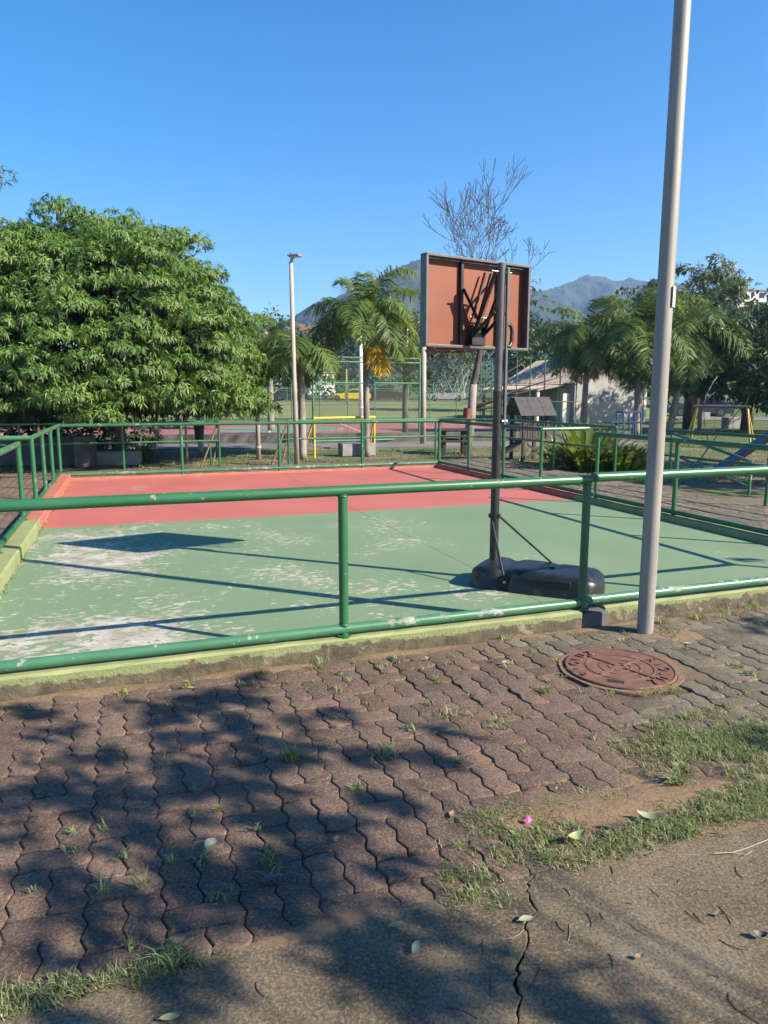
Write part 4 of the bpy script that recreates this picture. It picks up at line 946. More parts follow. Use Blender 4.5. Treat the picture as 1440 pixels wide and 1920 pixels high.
# --- woodland mass beyond the field, and trees behind the left tree
def woodland():
    P, D, N, L, Q = [], [], [], [], []
    r = np.random.default_rng(5)
    spots = []
    for x in np.arange(-95, 80, 4.2):
        spots.append((x + r.normal(0, 1), 106 + r.normal(0, 4), r.uniform(9.5, 13.5) if -24 < x < 45 else r.uniform(6.5, 10.5), r.uniform(3.4, 5)))
    for x in np.arange(-60, -12, 4): spots.append((x, 60 + r.normal(0, 2), r.uniform(5, 8), 3.4))
    for x in np.arange(-34, -9, 2.6): spots.append((x, 36 + r.normal(0, 1), r.uniform(3.6, 5.2), 2.2))
    for x in np.arange(24, 60, 3.5): spots.append((x, 68 + r.normal(0, 2), r.uniform(8, 12), 3.6))
    for x, y, h, w in spots:
        z0 = ground_h(x, y); n = int(1150 * (w / 4) ** 2); v = nrm(r.normal(0, 1, (n, 3))) * (r.random((n, 1)) ** .3)
        lump = 1 + .18 * np.sin(v[:, :1] * 5 + x) * np.sin(v[:, 2:] * 5 + y)
        p = np.array([x, y, z0 + h * .5]) + v * lump * np.array([w, w, h * .52]); p[:, 2] = np.maximum(p[:, 2], z0 + .1)
        P.append(p); D.append(nrm(r.normal(0, 1, (n, 3)) + np.array([0, 0, -.4]))); N.append(nrm(v + r.normal(0, .4, (n, 3)) + np.array([0, 0, .4]))); L.append(np.full(n, w * .16 * .9) * r.uniform(.6, 1.3, n)); Q.append(np.clip(r.random() * .5 + .2 + r.normal(0, .16, n), 0, 1))
    P, D, N, L, Q = map(np.concatenate, (P, D, N, L, Q))
    tag(leaves('woodland', P, D, N, L, L * .62, M['leaf_far'], None, Q, droop=.15), 'dense green woodland behind the field and cars', 'woodland', kind='stuff')
woodland()

# --- strap leaved clumps by the right railing
def strap_plant(label, base, n, h, sp, seed, wd=.045):
    r = np.random.default_rng(seed); t = thing('strap_leaf_plant', label, 'plant', base, 'strap leaved plants beside the walkway')
    V, F, Q = [], [], []
    for i in range(n):
        an = r.uniform(0, 6.28); out = np.array([math.cos(an), math.sin(an), 0]); b = np.array(base) + out * r.uniform(0, sp * .55); L = h * r.uniform(.55, 1.15); lean_ = r.uniform(.15, .75); d = nrm(out * lean_ + np.array([0, 0, 1.])); p = b.copy(); s_ = np.cross(out, np.array([0, 0, 1.])); w = wd * r.uniform(.7, 1.3); n0 = len(V)
        for k in range(6):
            q = k / 5; ww = w * (.35 + 1.3 * q) * (1 - q) ** .6 * 1.3 + .002; V += [p - s_ * ww, p + np.array([0, 0, -.25 * ww]), p + s_ * ww]; d = nrm(d + out * .13 * lean_ * 2 + np.array([0, 0, -.22 * q * (1 + lean_)])); p = p + d * L / 5
        for k in range(5):
            a = n0 + 3 * k; F += [(a, a + 1, a + 4, a + 3), (a + 1, a + 2, a + 5, a + 4)]
        Q += [np.clip(r.normal(.5, .22), 0, 1)] * 10
    np_mesh('leaf_clump', np.array(V), np.array(F), np.array(Q), M['leaf_bush'], t)['kind'] = 'stuff'
strap_plant('tall strap leaved clump behind the thick green post', gp(1100, 880, -.05), 210, 1.15, .95, 1)
strap_plant('low broad leaved clump left of the grey pole', gp(1165, 884, -.05), 150, .72, .8, 2, .06)
strap_plant('small leafy clump beside the playhouse and railing', gp(1052, 870, -.05), 120, .72, .6, 3)
strap_plant('olive weedy shrub at the foot of the leafy tree', gp(268, 862, -.05), 120, .55, .6, 4, .02)

# ================================================================== THINGS BEHIND THE COURT
# thin lamp post
lb = gp(557, 873, -.05); t = thing('lamp_post', 'slim pale lamp post with flat lamp head beyond the pink court', 'lamp post', lb)
mb = MB(); mb.tube([lb, lb + Vector((-.03, 0, 2)), lb + Vector((-.05, 0, 4.62))], [.062, .054, .045], 14); mb.build('pole', M['pole_pale'], t, smooth=True)
lamp_head(t, lb + Vector((-.05, 0, 4.72)), (1, -.35, 0), M['pole'], .95)
# posts
def post(name, label, cat, base, h, r0, r1, m, ring=None, group=None):
    t = thing(name, label, cat, base, group); mb = MB(); mb.tube([base, base + UZ * h], [r0, r1], 12); mb.build('shaft', M[m], t, smooth=True)
    mb = MB(); mb.tube([base + UZ * (h - .02), base + UZ * (h + .02)], r1 * 1.15, 12); mb.build('cap', M[m], t)
    if ring: mb = MB(); mb.tube([base + UZ * (ring - .03), base + UZ * (ring + .03)], r0 * 1.25, 12); mb.build('ring', M[m], t)
    return t
post('concrete_post', 'stubby ringed concrete post right of the leafy tree', 'post', gp(485, 861, -.05), 2.0, .062, .052, 'pole_pale', .32)
post('concrete_post', 'thick concrete post with patchy paint left of the bare tree', 'post', gp(793, 833, -.05), 3.4, .10, .085, 'pole_pale')
post('thin_post', 'thin white post under the leafy tree left of the bin', 'post', gp(351, 868, -.05), 1.9, .03, .03, 'pole_pale')
post('light_mast', 'white mast behind the tall palm at the field edge', 'mast', gp(677, 792, -.05), 5.2, .13, .10, 'white', .9)
post('light_mast', 'distant white mast by the road right of the tall palm', 'mast', Vector((2.5, 82, .8)), 8.6, .22, .16, 'white')
post('timber_post', 'tall timber post on the sunlit lawn at the right', 'post', gp(1311, 806, -.05), 1.75, .10, .085, 'pole_pale')
for x, y0, y1, Y, lab in ((650, 750, 692, 76, 'thin yellow pole in front of the yellow car'), (684, 748, 700, 76, 'thin yellow pole beside the white mast behind the tall palm')):
    a = at(x, y0, Y); post('yellow_pole', lab, 'pole', Vector((a.x, Y, ground_h(a.x, Y))), at(x, y1, Y).z - ground_h(a.x, Y), .09, .08, 'oldyellow')
# litter bin on a post
b = gp(377, 848, -.05); t = thing('litter_bin', 'black litter bin strapped to a white post under the tree', 'bin', b)
mb = MB(); mb.tube([b, b + UZ * 1.35], .085, 12); mb.build('post', M['white'], t, smooth=True)
mb = MB(); mb.tube([b + Vector((0, -.12, .32)), b + Vector((0, -.12, .75))], [.12, .15], 12); mb.build('bin_body', M['black'], t); mb = MB(); mb.tube([b + Vector((0, -.12, .75)), b + Vector((0, -.12, .80))], [.16, .15], 12); mb.build('lid', M['tyre'], t)
# yellow goal frame
def goal(label, A, B, h, depth, m='yellow'):
    A, B = Vector(A), Vector(B); t = thing('goal_frame', label, 'goal', A); u = (B - A).normalized(); n = Vector((-u.y, u.x, 0))
    for p in (A, B):
        pipe('front_leg', p, p + UZ * h, .026, M[m], t, 8); s_ = -1 if p == A else 1
        pipe('back_leg', p + n * depth + u * .13 * s_, p + UZ * h, .024, M[m], t, 8)
        pipe('gusset', p + UZ * (h - .15), p + UZ * h - u * s_ * .15, .014, M[m], t, 6)
    pipe('crossbar', A + UZ * h - u * .02, B + UZ * h + u * .02, .032, M[m], t, 8)
    mb = MB(); L = (B - A).length
    for k in range(1, 5): mb.tube([A + u * L * k / 5 + UZ * h, A + u * (L * k / 5 + .01) + n * depth * .6 + UZ * h * .5, A + u * L * k / 5 + n * depth], .005, 4)
    mb.build('net_cord', M['net'], t)['kind'] = 'stuff'
goal('yellow pipe goal frame on the grass beyond the railing', gp(590, 859, -.04), gp(702, 853, -.04), 1.04, .5)
# concrete blocks
def block(label, c, size, rot, m, name='concrete_block', cat='block'):
    t = MB(); t.box((0, 0, size[2] / 2), size); o = t.build(name, m, bevel=.02); o.location = c; o.rotation_euler = (0, 0, rot); return tag(o, label, cat)
block('grey concrete block seat behind the yellow goal frame', gp(668, 856, -.05) + Vector((0, .35, 0)), (.95, .45, .34), TH, M['conc_block'])
block('low grey concrete block under the leafy tree', gp(212, 873, -.05) + Vector((0, .3, 0)), (1.05, .5, .33), R(4), M['conc_block'])
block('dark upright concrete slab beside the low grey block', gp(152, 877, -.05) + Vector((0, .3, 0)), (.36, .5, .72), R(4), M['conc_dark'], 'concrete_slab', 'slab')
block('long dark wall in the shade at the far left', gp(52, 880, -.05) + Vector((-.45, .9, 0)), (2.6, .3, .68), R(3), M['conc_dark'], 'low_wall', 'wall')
block('grey concrete block on the lawn behind the swing', gp(1371, 803, -.05), (.75, .6, .55), R(10), M['conc_block'])
block('low concrete block at the edge of the side street', gp(1305, 787, -.05), (1.6, .7, .5), R(10), M['conc_block'])
# wooden bench table left of the playhouse
b = gp(850, 851, -.05); t = thing('wooden_table', 'dark wooden picnic table in front of the bare tree', 'table', b)
for dx, dy in ((-.28, -.2), (.28, -.2), (-.28, .3), (.28, .3)): mb = MB(); mb.box(b + Vector((dx, dy, .32)), (.09, .09, .66)); mb.build('leg', M['wood'], t)
for k in range(4): mb = MB(); mb.box(b + Vector((0, -.24 + .19 * k, .68)), (.82, .17, .05)); mb.build('plank', M['wood'], t, bevel=.006)
for s_ in (-1, 1): mb = MB(); mb.box(b + Vector((0, .05 + s_ * .5, .38)), (.82, .2, .05)); mb.build('bench_board', M['wood'], t, bevel=.006); mb = MB(); mb.box(b + Vector((.3, .05 + s_ * .5, .18)), (.08, .12, .36)); mb.box(b + Vector((-.3, .05 + s_ * .5, .18)), (.08, .12, .36)); mb.build('bench_leg', M['wood'], t)
# wooden playhouse
b = gp(992, 862, -.05); t = thing('playhouse', 'small dark wooden playhouse with pitched plank roof and deck', 'playhouse', b); rz = R(18)
def ph(x, y, z): return b + Vector((x * math.cos(rz) - y * math.sin(rz), x * math.sin(rz) + y * math.cos(rz), z))
for x in (-.33, .33):
    for y in (-.28, .36): mb = MB(); mb.box(ph(x, y, .6), (.075, .075, 1.22), rz); mb.build('post', M['wood'], t)
for k in range(5): mb = MB(); mb.box(ph(-.32 + .16 * k, .04, .50), (.15, .72, .04), rz); mb.build('deck_plank', M['wood'], t)
for y in (-.29, .37):
    for k in range(4): mb = MB(); mb.box(ph(-.22 + .15 * k, y, .72), (.03, .03, .42), rz); mb.build('baluster', M['wood'], t)
for s_ in (-1, 1):
    for k in range(3):
        n_ = Vector((0, s_ * .74, .67)); a = ph(-.34 + .34 * k, s_ * .27 + .04, 1.36); ex = Vector((math.cos(rz), math.sin(rz), 0)); ey0 = Vector((-math.sin(rz), math.cos(rz), 0)) * s_; sl = (ey0 * .67 - UZ * .74).normalized(); nn = ex.cross(sl)
        mb = MB(); mb.box(a, (.335, .62, .03), ax=(ex, sl, nn)); mb.build('roof_panel', M['woodroof'], t, bevel=.004)
mb = MB(); mb.box(ph(-.75, -.1, .24), (.9, .42, .04), ax=((ph(-1, 0, 0) - ph(0, 0, .55)).normalized(), (ph(0, 1, 0) - ph(0, 0, 0)), UZ)); mb.build('ramp', M['wood'], t)
for s_ in (-1, 1): mb = MB(); mb.box(ph(s_ * .0, -.31, .25), (.62, .03, .05), ax=((ph(s_, 0, .75) - ph(0, 0, 0)).normalized(), (ph(0, 1, 0) - ph(0, 0, 0)), (ph(s_, 0, .75) - ph(0, 0, 0)).normalized().cross(ph(0, 1, 0) - ph(0, 0, 0)))); mb.build('cross_brace', M['wood'], t)
# blue exercise bars on the lawn
b = gp(1145, 818, -.05); t = thing('exercise_bars', 'dark blue tubular exercise bars in front of the pale wall', 'exercise bars', b)
X = lambda x, y, Y=28.0: at(x, y, Y)
for x0, y0, y1 in ((1148, 792, 818), (1158, 792, 818), (1169, 773, 818), (1180, 773, 818), (1191, 773, 818), (1202, 773, 818)): a = X(x0, y1); a.z = -.05; pipe('upright', a, X(x0, y0), .035, M['darkblue'], t, 8)
pipe('top_bar', X(1168, 773), X(1203, 773), .035, M['darkblue'], t, 8); pipe('low_bar', X(1145, 792), X(1210, 792), .035, M['darkblue'], t, 8)
pipe('top_bar', X(1168, 773) + Vector((0, .8, 0)), X(1203, 773) + Vector((0, .8, 0)), .035, M['darkblue'], t, 8)
for x0 in (1169, 1202): a = X(x0, 773); pipe('cross_bar', a, a + Vector((0, .8, 0)), .035, M['darkblue'], t, 8); a = a + Vector((0, .8, 0)); pipe('upright', Vector((a.x, a.y, -.05)), a, .035, M['darkblue'], t, 8)
# swing frame
A, B = gp(1291, 838, -.05), gp(1398, 842, -.05); t = thing('swing_frame', 'old yellow swing frame with brown top bar at the right', 'swing', A)
u = (B - A).normalized(); n = Vector((-u.y, u.x, 0)); h = 1.28
for p, s_ in ((A, 1), (B, -1)):
    pipe('leg', p - n * .0 - u * .14 * s_, p + UZ * h + u * .1 * s_ + n * .4, .035, M['oldyellow'], t, 8); pipe('leg', p + n * .85 - u * .14 * s_, p + UZ * h + u * .1 * s_ + n * .4, .035, M['oldyellow'], t, 8)
pipe('top_bar', A + UZ * h + n * .4, B + UZ * h + n * .4, .04, M['brownwood'], t, 8)
for k in (.3, .62):
    c = A + (B - A) * k + n * .4; mb = MB(); mb.box(c + UZ * .38, (.36, .16, .03), math.atan2(u.y, u.x)); s_ = mb.build('seat', M['wood'], t)
    for e in (-.16, .16): pipe('chain', c + u * e + UZ * .39, c + u * e + UZ * h, .008, M['greymetal'], s_, 5)
# slide
a0, a1 = gp(1342, 894, -.02) + UZ * .06, at(1475, 802, 13.6); t = thing('slide', 'blue and red playground slide at the right edge', 'slide', Vector((a1.x, a1.y, -.05)))
d = (a1 - a0).normalized(); sdv = d.cross(UZ).normalized(); nn = sdv.cross(d)
mb = MB(); mb.box((a0 + a1) / 2, ((a1 - a0).length, .42, .03), ax=(d, sdv, nn)); mb.build('chute', M['red'], t)
for s_ in (-1, 1): mb = MB(); mb.box((a0 + a1) / 2 + sdv * .22 * s_ + nn * .05, ((a1 - a0).length + .05, .03, .13), ax=(d, sdv, nn)); mb.build('side_board', M['blue'], t, bevel=.006)
for s_ in (-1, 1): pipe('leg', Vector((a1.x, a1.y, -.05)) + sdv * .2 * s_, a1 + sdv * .2 * s_, .03, M['yellow'], t, 8)
for k in range(4): c = Vector((a1.x + .05 + .06 * (4 - k), a1.y, .15 + .2 * k)); pipe('rung', c - sdv * .2, c + sdv * .2, .016, M['yellow'], t, 6)
pipe('leg', Vector((a1.x + .4, a1.y, -.05)), a1 + Vector((.02, 0, 0)), .03, M['yellow'], t, 8)
# ================================================================== SPORTS COURT BEYOND
SCC = Vector((-5.0, 35.0, 0)); 
mb = MB(); mb.prism([(-13, -9.6), (11.5, -9.6), (11.5, 11.2), (-13, 11.2)], -.12, -.02); o = mb.build('sports_court', M['court2']); o.location = SCC; o.rotation_euler = (0, 0, R(9)); tag(o, kind='structure')
def lines():
    def rect(x0, y0, x1, y1, w, m, nm='court_line'):
        for a, b in (((x0, y0), (x1, y0)), ((x1, y0), (x1, y1)), ((x1, y1), (x0, y1)), ((x0, y1), (x0, y0))): seg(a, b, w, m)
    def seg(a, b, w, m):
        a, b = Vector((*a, 0)), Vector((*b, 0)); d = (b - a).normalized(); n = Vector((-d.y, d.x, 0)) * w / 2; z = Vector((0, 0, -.016))
        mb = MB(); mb.quad(a - n + z, b - n + z, b + n + z, a + n + z); k = mb.build('court_line', m); k.parent = o
    rect(-11.5, -8, 10, 9.6, .10, M['line_white']); seg((-.5, -7.9), (-.5, 9.5), .10, M['line_yellow']); rect(-9, -6.4, 7.5, 7.6, .08, M['line_yellow']); seg((3.5, -7.9), (3.5, 9.5), .08, M['line_white']); seg((-6, -7.9), (-6, 9.5), .08, M['line_white'])
    mb = MB(); n = 48
    vs_ = [Vector((math.cos(k / n * 6.2832) * r_, math.sin(k / n * 6.2832) * r_, -.0155)) for k in range(n) for r_ in (2.97, 3.07)]; mb.add(vs_, [(2 * k, 2 * k + 1, (2 * k + 3) % (2 * n), (2 * k + 2) % (2 * n)) for k in range(n)]); k = mb.build('court_line', M['line_yellow']); k.parent = o
lines()
mb = MB(); mb.box((0, -9.9, .10), (25.5, .5, .34)); k = mb.build('low_kerb', M['conc_dark']); k.parent = o  # low wall in dark concrete, its shadow put into the colour
# asphalt path in front of it
mb = MB(); mb.prism([(-14, -12.6), (12.5, -12.6), (12.5, -10.2), (-14, -10.2)], -.10, -.025); k = mb.build('footpath', M['asphalt']); k.location = SCC; k.rotation_euler = (0, 0, R(7)); tag(k, kind='structure')
def wire_fence(label, A, B, h, posts, rails, pitch=.09, r=.03, mesh=True, m='fencegreen', z0=-.05):
    A, B = Vector(A), Vector(B); t = thing('wire_fence', label, 'fence', A, 'green wire fences round the sports court'); u = (B - A); L = u.length; u = u / L
    for k in range(posts): p = A + u * L * k / (posts - 1); pipe('post', p, p + UZ * h, r, M[m], t, 8)
    for z in rails: pipe('rail', A + UZ * z, B + UZ * z, r * .75, M[m], t, 6)
    if mesh:
        mb = MB(); w = .0034; n = Vector((-u.y, u.x, 0)) * w; k = -h
        while k < L:
            for s_ in (0, 1):
                x0, x1 = (max(0, k), min(L, k + h)); 
                if x1 - x0 < .05: continue
                za, zb = (x0 - k, x1 - k) if s_ == 0 else (h - (x0 - k), h - (x1 - k))
                a = A + u * x0 + UZ * za; b = A + u * x1 + UZ * zb; d = (b - a).normalized(); q = d.cross(n).normalized() * w
                mb.add([a - q, a + q, b + q, b - q, ], [(0, 1, 2, 3)])
            k += pitch
        mb.build('wire_mesh', M['mesh'], t)['kind'] = 'stuff'
wire_fence('tall green backstop fence behind the yellow goal', gp(588, 833, -.05), gp(786, 828, -.05), 2.95, 3, (2.9, 2.75, 2.05, .1), .10, .036)
F0, F1 = at(330, 785, 47), at(905, 783, 50); F0.z = F1.z = -.04
wire_fence('long green fence between the sports court and the grass field', F0, F1, 2.35, 12, (2.3, 2.05, 1.0, .12), .17, .035)
F2, F3 = at(900, 785, 48), at(1078, 800, 38); F2.z = F3.z = -.05
wire_fence('tall green fence in front of the tiled porch roof', F2, F3, 3.9, 8, (3.85, 2.2, .12), .13, .035)
F4, F5 = Vector((-34, 82.5, .75)), Vector((22, 82.5, .75))
wire_fence('far green fence along the road by the parked cars', F4, F5, 2.4, 18, (2.4, 1.3, .1), .6, .05)

# ================================================================== BUILDING WITH PORCHES
gb = thing('gabled_building', 'pale building with grey gable, cream tiled dado and clay roof porches', 'building', (11.5, 44, -.05))
bo = Vector((11.45, 44, -.06)); gx, gy = E1, E2
def gb_p(x, y, z): return bo + gx * x + gy * y + UZ * z
WD, DP, EZ, RZ = 5.0, 8.4, 2.55, 4.0
def gquad(name, pts, m, parent=gb, th=.06):
    p = [gb_p(*q) for q in pts]; n = (p[1] - p[0]).cross(p[2] - p[0]).normalized() * th; mb = MB(); k = len(p)
    mb.add(p + [q - n for q in p], [tuple(range(k)), tuple(range(k, 2 * k))[::-1]] + [(i, k + i, k + (i + 1) % k, (i + 1) % k) for i in range(k)]); return mb.build(name, m, parent)
gquad('dado', [(0, -.02, 0), (WD, -.02, 0), (WD, -.02, 1.25), (0, -.02, 1.25)], M['cream'])
gquad('gable_wall', [(0, 0, 1.2), (WD, 0, 1.2), (WD, 0, EZ), (WD / 2, 0, RZ - .08), (0, 0, EZ)], M['greywall'])
gquad('side_wall', [(0, DP, 0), (0, .07, 0), (0, .07, EZ), (0, DP, EZ)], M['greywall']); gquad('side_wall', [(WD, .07, 0), (WD, DP, 0), (WD, DP, EZ), (WD, .07, EZ)], M['greywall']); gquad('back_wall', [(WD, DP, 0), (0, DP, 0), (0, DP, EZ), (WD, DP, EZ)], M['greywall'])
def roof_strip(x0, z0, x1, z1, y0, y1, m, nm='roof_slope'):
    o = gquad(nm, [(x0, y0, z0), (x1, y0, z1), (x1, y1, z1), (x0, y1, z0)], m, th=.08)
    # tile courses as raised ribs
    mb = MB(); k = y0 + .1
    while k < y1: mb.tube([gb_p(x0, k, z0 + .03), gb_p(x1, k, z1 + .03)], .055, 5); k += .34
    mb.build('tile_rows', m, o)['kind'] = 'stuff'
sl_ = (RZ - EZ) / (WD / 2)
roof_strip(-.35, EZ - .35 * sl_, WD / 2 - .005, RZ, -.45, DP + .3, M['roof']); roof_strip(WD / 2 + .005, RZ, WD + .35, EZ - .35 * sl_, -.45, DP + .3, M['roof'])
roof_strip(-2.2, 1.98, -.36, 2.30, .6, DP, M['roof'], 'porch_roof'); roof_strip(WD + .36, 2.28, WD + 2.2, 1.95, .3, DP, M['roof'], 'porch_roof')
for x, y in ((-2.05, .8), (-2.05, 4.4), (-2.05, 7.8), (WD + 2.0, .5), (WD + 2.0, 4.4), (WD + .2, .1)):
    mb = MB(); mb.box(gb_p(x, y, 1.0), (.16, .16, 2.0), TH); mb.build('porch_post', M['white'], gb)
gquad('porch_low_wall', [(-2.0, 3.5, 0), (-.05, 3.5, 0), (-.05, 3.5, .9), (-2.0, 3.5, .9)], M['cream']); dr = gquad('door', [(-.02, 1.9, 0), (-.02, .9, 0), (-.02, .9, 2.05), (-.02, 1.9, 2.05)], M['white'])
gquad('white_pillar', [(-.6, .3, 0), (-.1, .3, 0), (-.1, .3, 1.75), (-.6, .3, 1.75)], M['white'])

# ================================================================== CARS
def car(label, c, yaw, L, H, paint, sport=False, group='cars parked along the roads', pick=False):
    t = thing('parked_car', label, 'car', c, group); Wd = 1.78; ex = Vector((math.cos(yaw), math.sin(yaw), 0)); ey = Vector((-math.sin(yaw), math.cos(yaw), 0)); c = Vector(c)
    def P(x, y, z): return c + ex * x * L + ey * y * Wd + UZ * z * H
    lowp = [(-.5, .22), (-.495, .42), (-.47, .55), (-.33, .60), (-.16, .645), (.22, .665), (.40, .66), (.485, .60), (.50, .45), (.495, .22), (.45, .16), (-.45, .16)]
    cab = [(-.17, .64), (-.04, .955), (.04, 1.0), (.20, .985), (.30, .90), (.415, .66)] if not pick else [(-.17, .64), (-.07, .97), (.0, 1.0), (.10, .99), (.15, .66)]
    if sport: cab = [(-.13, .64), (.02, .955), (.08, 1.0), (.22, .96), (.34, .82), (.44, .66)]
    def loft(prof, ins):
        mb = MB(); n = len(prof); ys = (-.5, -.46, .46, .5); vs_ = []
        for k, y in enumerate(ys):
            for x, z in prof:
                f = 1 if k in (1, 2) else .985; yy = y * (1 - ins * max(0, (z - .62)) / .38); vs_.append(P(x * f, yy, z if k in (1, 2) else .22 + (z - .22) * .96))
        fs = [tuple(range(n)), tuple(range(3 * n, 4 * n))[::-1]]
        for k in range(3):
            for i in range(n): j = (i + 1) % n; fs.append((k * n + i, (k + 1) * n + i, (k + 1) * n + j, k * n + j))
        mb.add(vs_, fs); return mb
    body = smooth_by_angle(loft(lowp, 0).build('body', paint, t), 30); smooth_by_angle(loft(cab, .30).build('cabin', paint, t), 30)
    for s_ in (-1, 1):
        mb = MB(); q = [(x * .9 + .012, .66 + (z - .64) * .80) for x, z in cab]; 
        vs_ = [P(x, s_ * (.512 * (1 - .30 * max(0, z - .62) / .38)), z) for x, z in q]; mb.add(vs_, [tuple(range(len(vs_)))]); mb.build('side_window', M['glass'], t)
        for x in (-.315, .305):
            w = P(x, s_ * .455, 0); r_ = .235 * H / 1.0 if H < 1.5 else .33; mb = MB(); mb.tube([w + UZ * r_ - ey * .1, w + UZ * r_ + ey * .1], r_, 16); wh = mb.build('wheel', M['tyre'], t); mb = MB(); mb.tube([w + UZ * r_ - ey * .105, w + UZ * r_ + ey * .105], r_ * .62, 12); mb.build('rim', M['greymetal'], wh)
        mb = MB(); mb.box(P(-.485, s_ * .36, .50), (.10, .36, .12), yaw); mb.build('headlight', M['white'], t, bevel=.02)
        mb = MB(); mb.box(P(.49, s_ * .38, .53), (.08, .3, .12), yaw); mb.build('tail_light', M['red'], t, bevel=.02)
    mb = MB(); a = cab[0]; b_ = cab[1]; mb.quad(P(a[0] + .012, -.42, a[1] + .03), P(a[0] + .012, .42, a[1] + .03), P(b_[0] - .006, .34, b_[1] - .02), P(b_[0] - .006, -.34, b_[1] - .02)); mb.build('windscreen', M['glass'], t)
    return t
def cpaint(n, a): return mat(n, a, None, rough=.28)
zr = lambda x, y: ground_h(x, y) + .05
car('bright yellow sports coupe parked on the road beyond the field', (-3.95, 86.5, zr(0, 86.5)), 0, 4.8, 1.38, cpaint('car_yellow', (.95, .70, .01)), True)
car('dark grey hatchback parked left of the thin lamp post', (-11.0, 87, zr(0, 87)), R(180), 4.3, 1.45, cpaint('car_grey', (.045, .05, .06)))
car('dark red pickup partly behind the tall palm', (.0, 89, zr(0, 89)), R(180), 5.2, 1.7, cpaint('car_red', (.07, .015, .015)), pick=True)
car('silver car parked behind the bare tree trunk', (7.2, 84.9, zr(7, 84.9)), 0, 4.4, 1.4, cpaint('car_silver', (.42, .44, .46)))
car('dark blue car in the shade on the side street', (23.2, 54, .02), R(-8), 4.5, 1.45, cpaint('car_blue', (.03, .045, .09)))
car('white car under the broad tree on the side street', (31.0, 50.5, .02), R(-8), 4.4, 1.45, cpaint('car_white', (.6, .6, .6)))

# ================================================================== HOUSES ON THE SLOPES
def house(label, c, w, d, h, rot, wall, roof, wins, flat_roof=False):
    c = Vector(c); t = thing('house', label, 'house', c); ex = Vector((math.cos(rot), math.sin(rot), 0)); ey = Vector((-math.sin(rot), math.cos(rot), 0))
    def P(x, y, z): return c + ex * x + ey * y + UZ * z
    mb = MB(); mb.box(P(0, 0, h / 2), (w, d, h), rot); mb.build('wall', wall, t)
    if flat_roof:
        for yy, xx, sx, sy in ((-d / 2 - .06, 0, w + .4, .2), (d / 2 + .06, 0, w + .4, .2), (0, -w / 2 - .06, .2, d - .2), (0, w / 2 + .06, .2, d - .2)): mb = MB(); mb.box(P(xx, yy, h + .2), (sx, sy, .55), rot); mb.build('parapet', wall, t)
        mb = MB(); mb.box(P(-w * .08, 0, h + 1.0), (w * .3, d * .5, 1.9), rot); k = mb.build('stair_head', wall, t); mb = MB(); mb.box(P(-w * .08, 0, h + 2.02), (w * .36, d * .55, .14), rot); mb.build('roof_slab', M['conc'], k)
        mb = MB(); mb.box(P(w * .0, -d * .25 - .04, h + 1.2), (w * .07, .1, .9), rot); mb.build('window', M['winpane'], k)
    else:
        o_ = .5
        for s_ in (-1, 1): 
            mb = MB(); a, b, e, f = P(-w / 2 - o_, s_ * (d / 2 + o_), h - .2), P(w / 2 + o_, s_ * (d / 2 + o_), h - .2), P(w / 2 + o_, 0, h + d * .28), P(-w / 2 - o_, 0, h + d * .28)
            up = UZ * .15; mb.add([a, b, e, f, a + up, b + up, e + up, f + up], [(0, 1, 2, 3), (7, 6, 5, 4), (0, 4, 5, 1), (1, 5, 6, 2), (2, 6, 7, 3), (3, 7, 4, 0)]); mb.build('roof', roof, t)
        for s_ in (-1, 1): mb = MB(); mb.add([P(s_ * (w / 2 - .05), -d / 2, h - .02), P(s_ * (w / 2 - .05), d / 2, h - .02), P(s_ * (w / 2 - .05), 0, h + d * .26)], [(0, 1, 2)]); mb.build('gable', wall, t)
    for x, z, ww, hh in wins:
        mb = MB(); mb.box(P(x, -d / 2 - .02, z), (ww, .12, hh), rot); k = mb.build('window', M['white'], t); mb = MB(); mb.box(P(x, -d / 2 - .06, z), (ww * .84, .1, hh * .84), rot); mb.build('pane', M['winpane'], k)
hx = at(1405, 640, 118); 
house('white flat roofed house on the slope above the dark tree', (hx.x, 118, ground_h(hx.x, 118)), 11.5, 8, 13.6 - ground_h(hx.x, 118) + 2.0, R(12), M['housewhite'], None, [(-4.6, 12.3 - ground_h(hx.x, 118), 1.0, 1.9), (1, 12.4 - ground_h(hx.x, 118), 1.5, 1.2)], True)
hx = at(1432, 600, 100)
house('clay roofed house in front of the white house at the right edge', (hx.x + 2, 100, ground_h(hx.x, 100)), 9, 8, 11.0 - ground_h(hx.x, 100), R(20), M['housewhite'], M['roofred'], [(-2, 9.5 - ground_h(hx.x, 100), 1.2, 1.1)])
hx = at(566, 640, 135); house('house with dark brown roof beyond the woodland left of the tall palm', (hx.x, 135, ground_h(hx.x, 135)), 8, 9, 10.0, R(60), M['housewhite'], M['roofred'], [(0, 8, 1.2, 1)])
hx = at(508, 640, 128); house('white house peeping over the woodland beside the leafy tree', (hx.x, 128, ground_h(hx.x, 128)), 4, 5, 9.6, R(10), M['cream'], M['roof'], [(1, 8, 1.2, 1)])

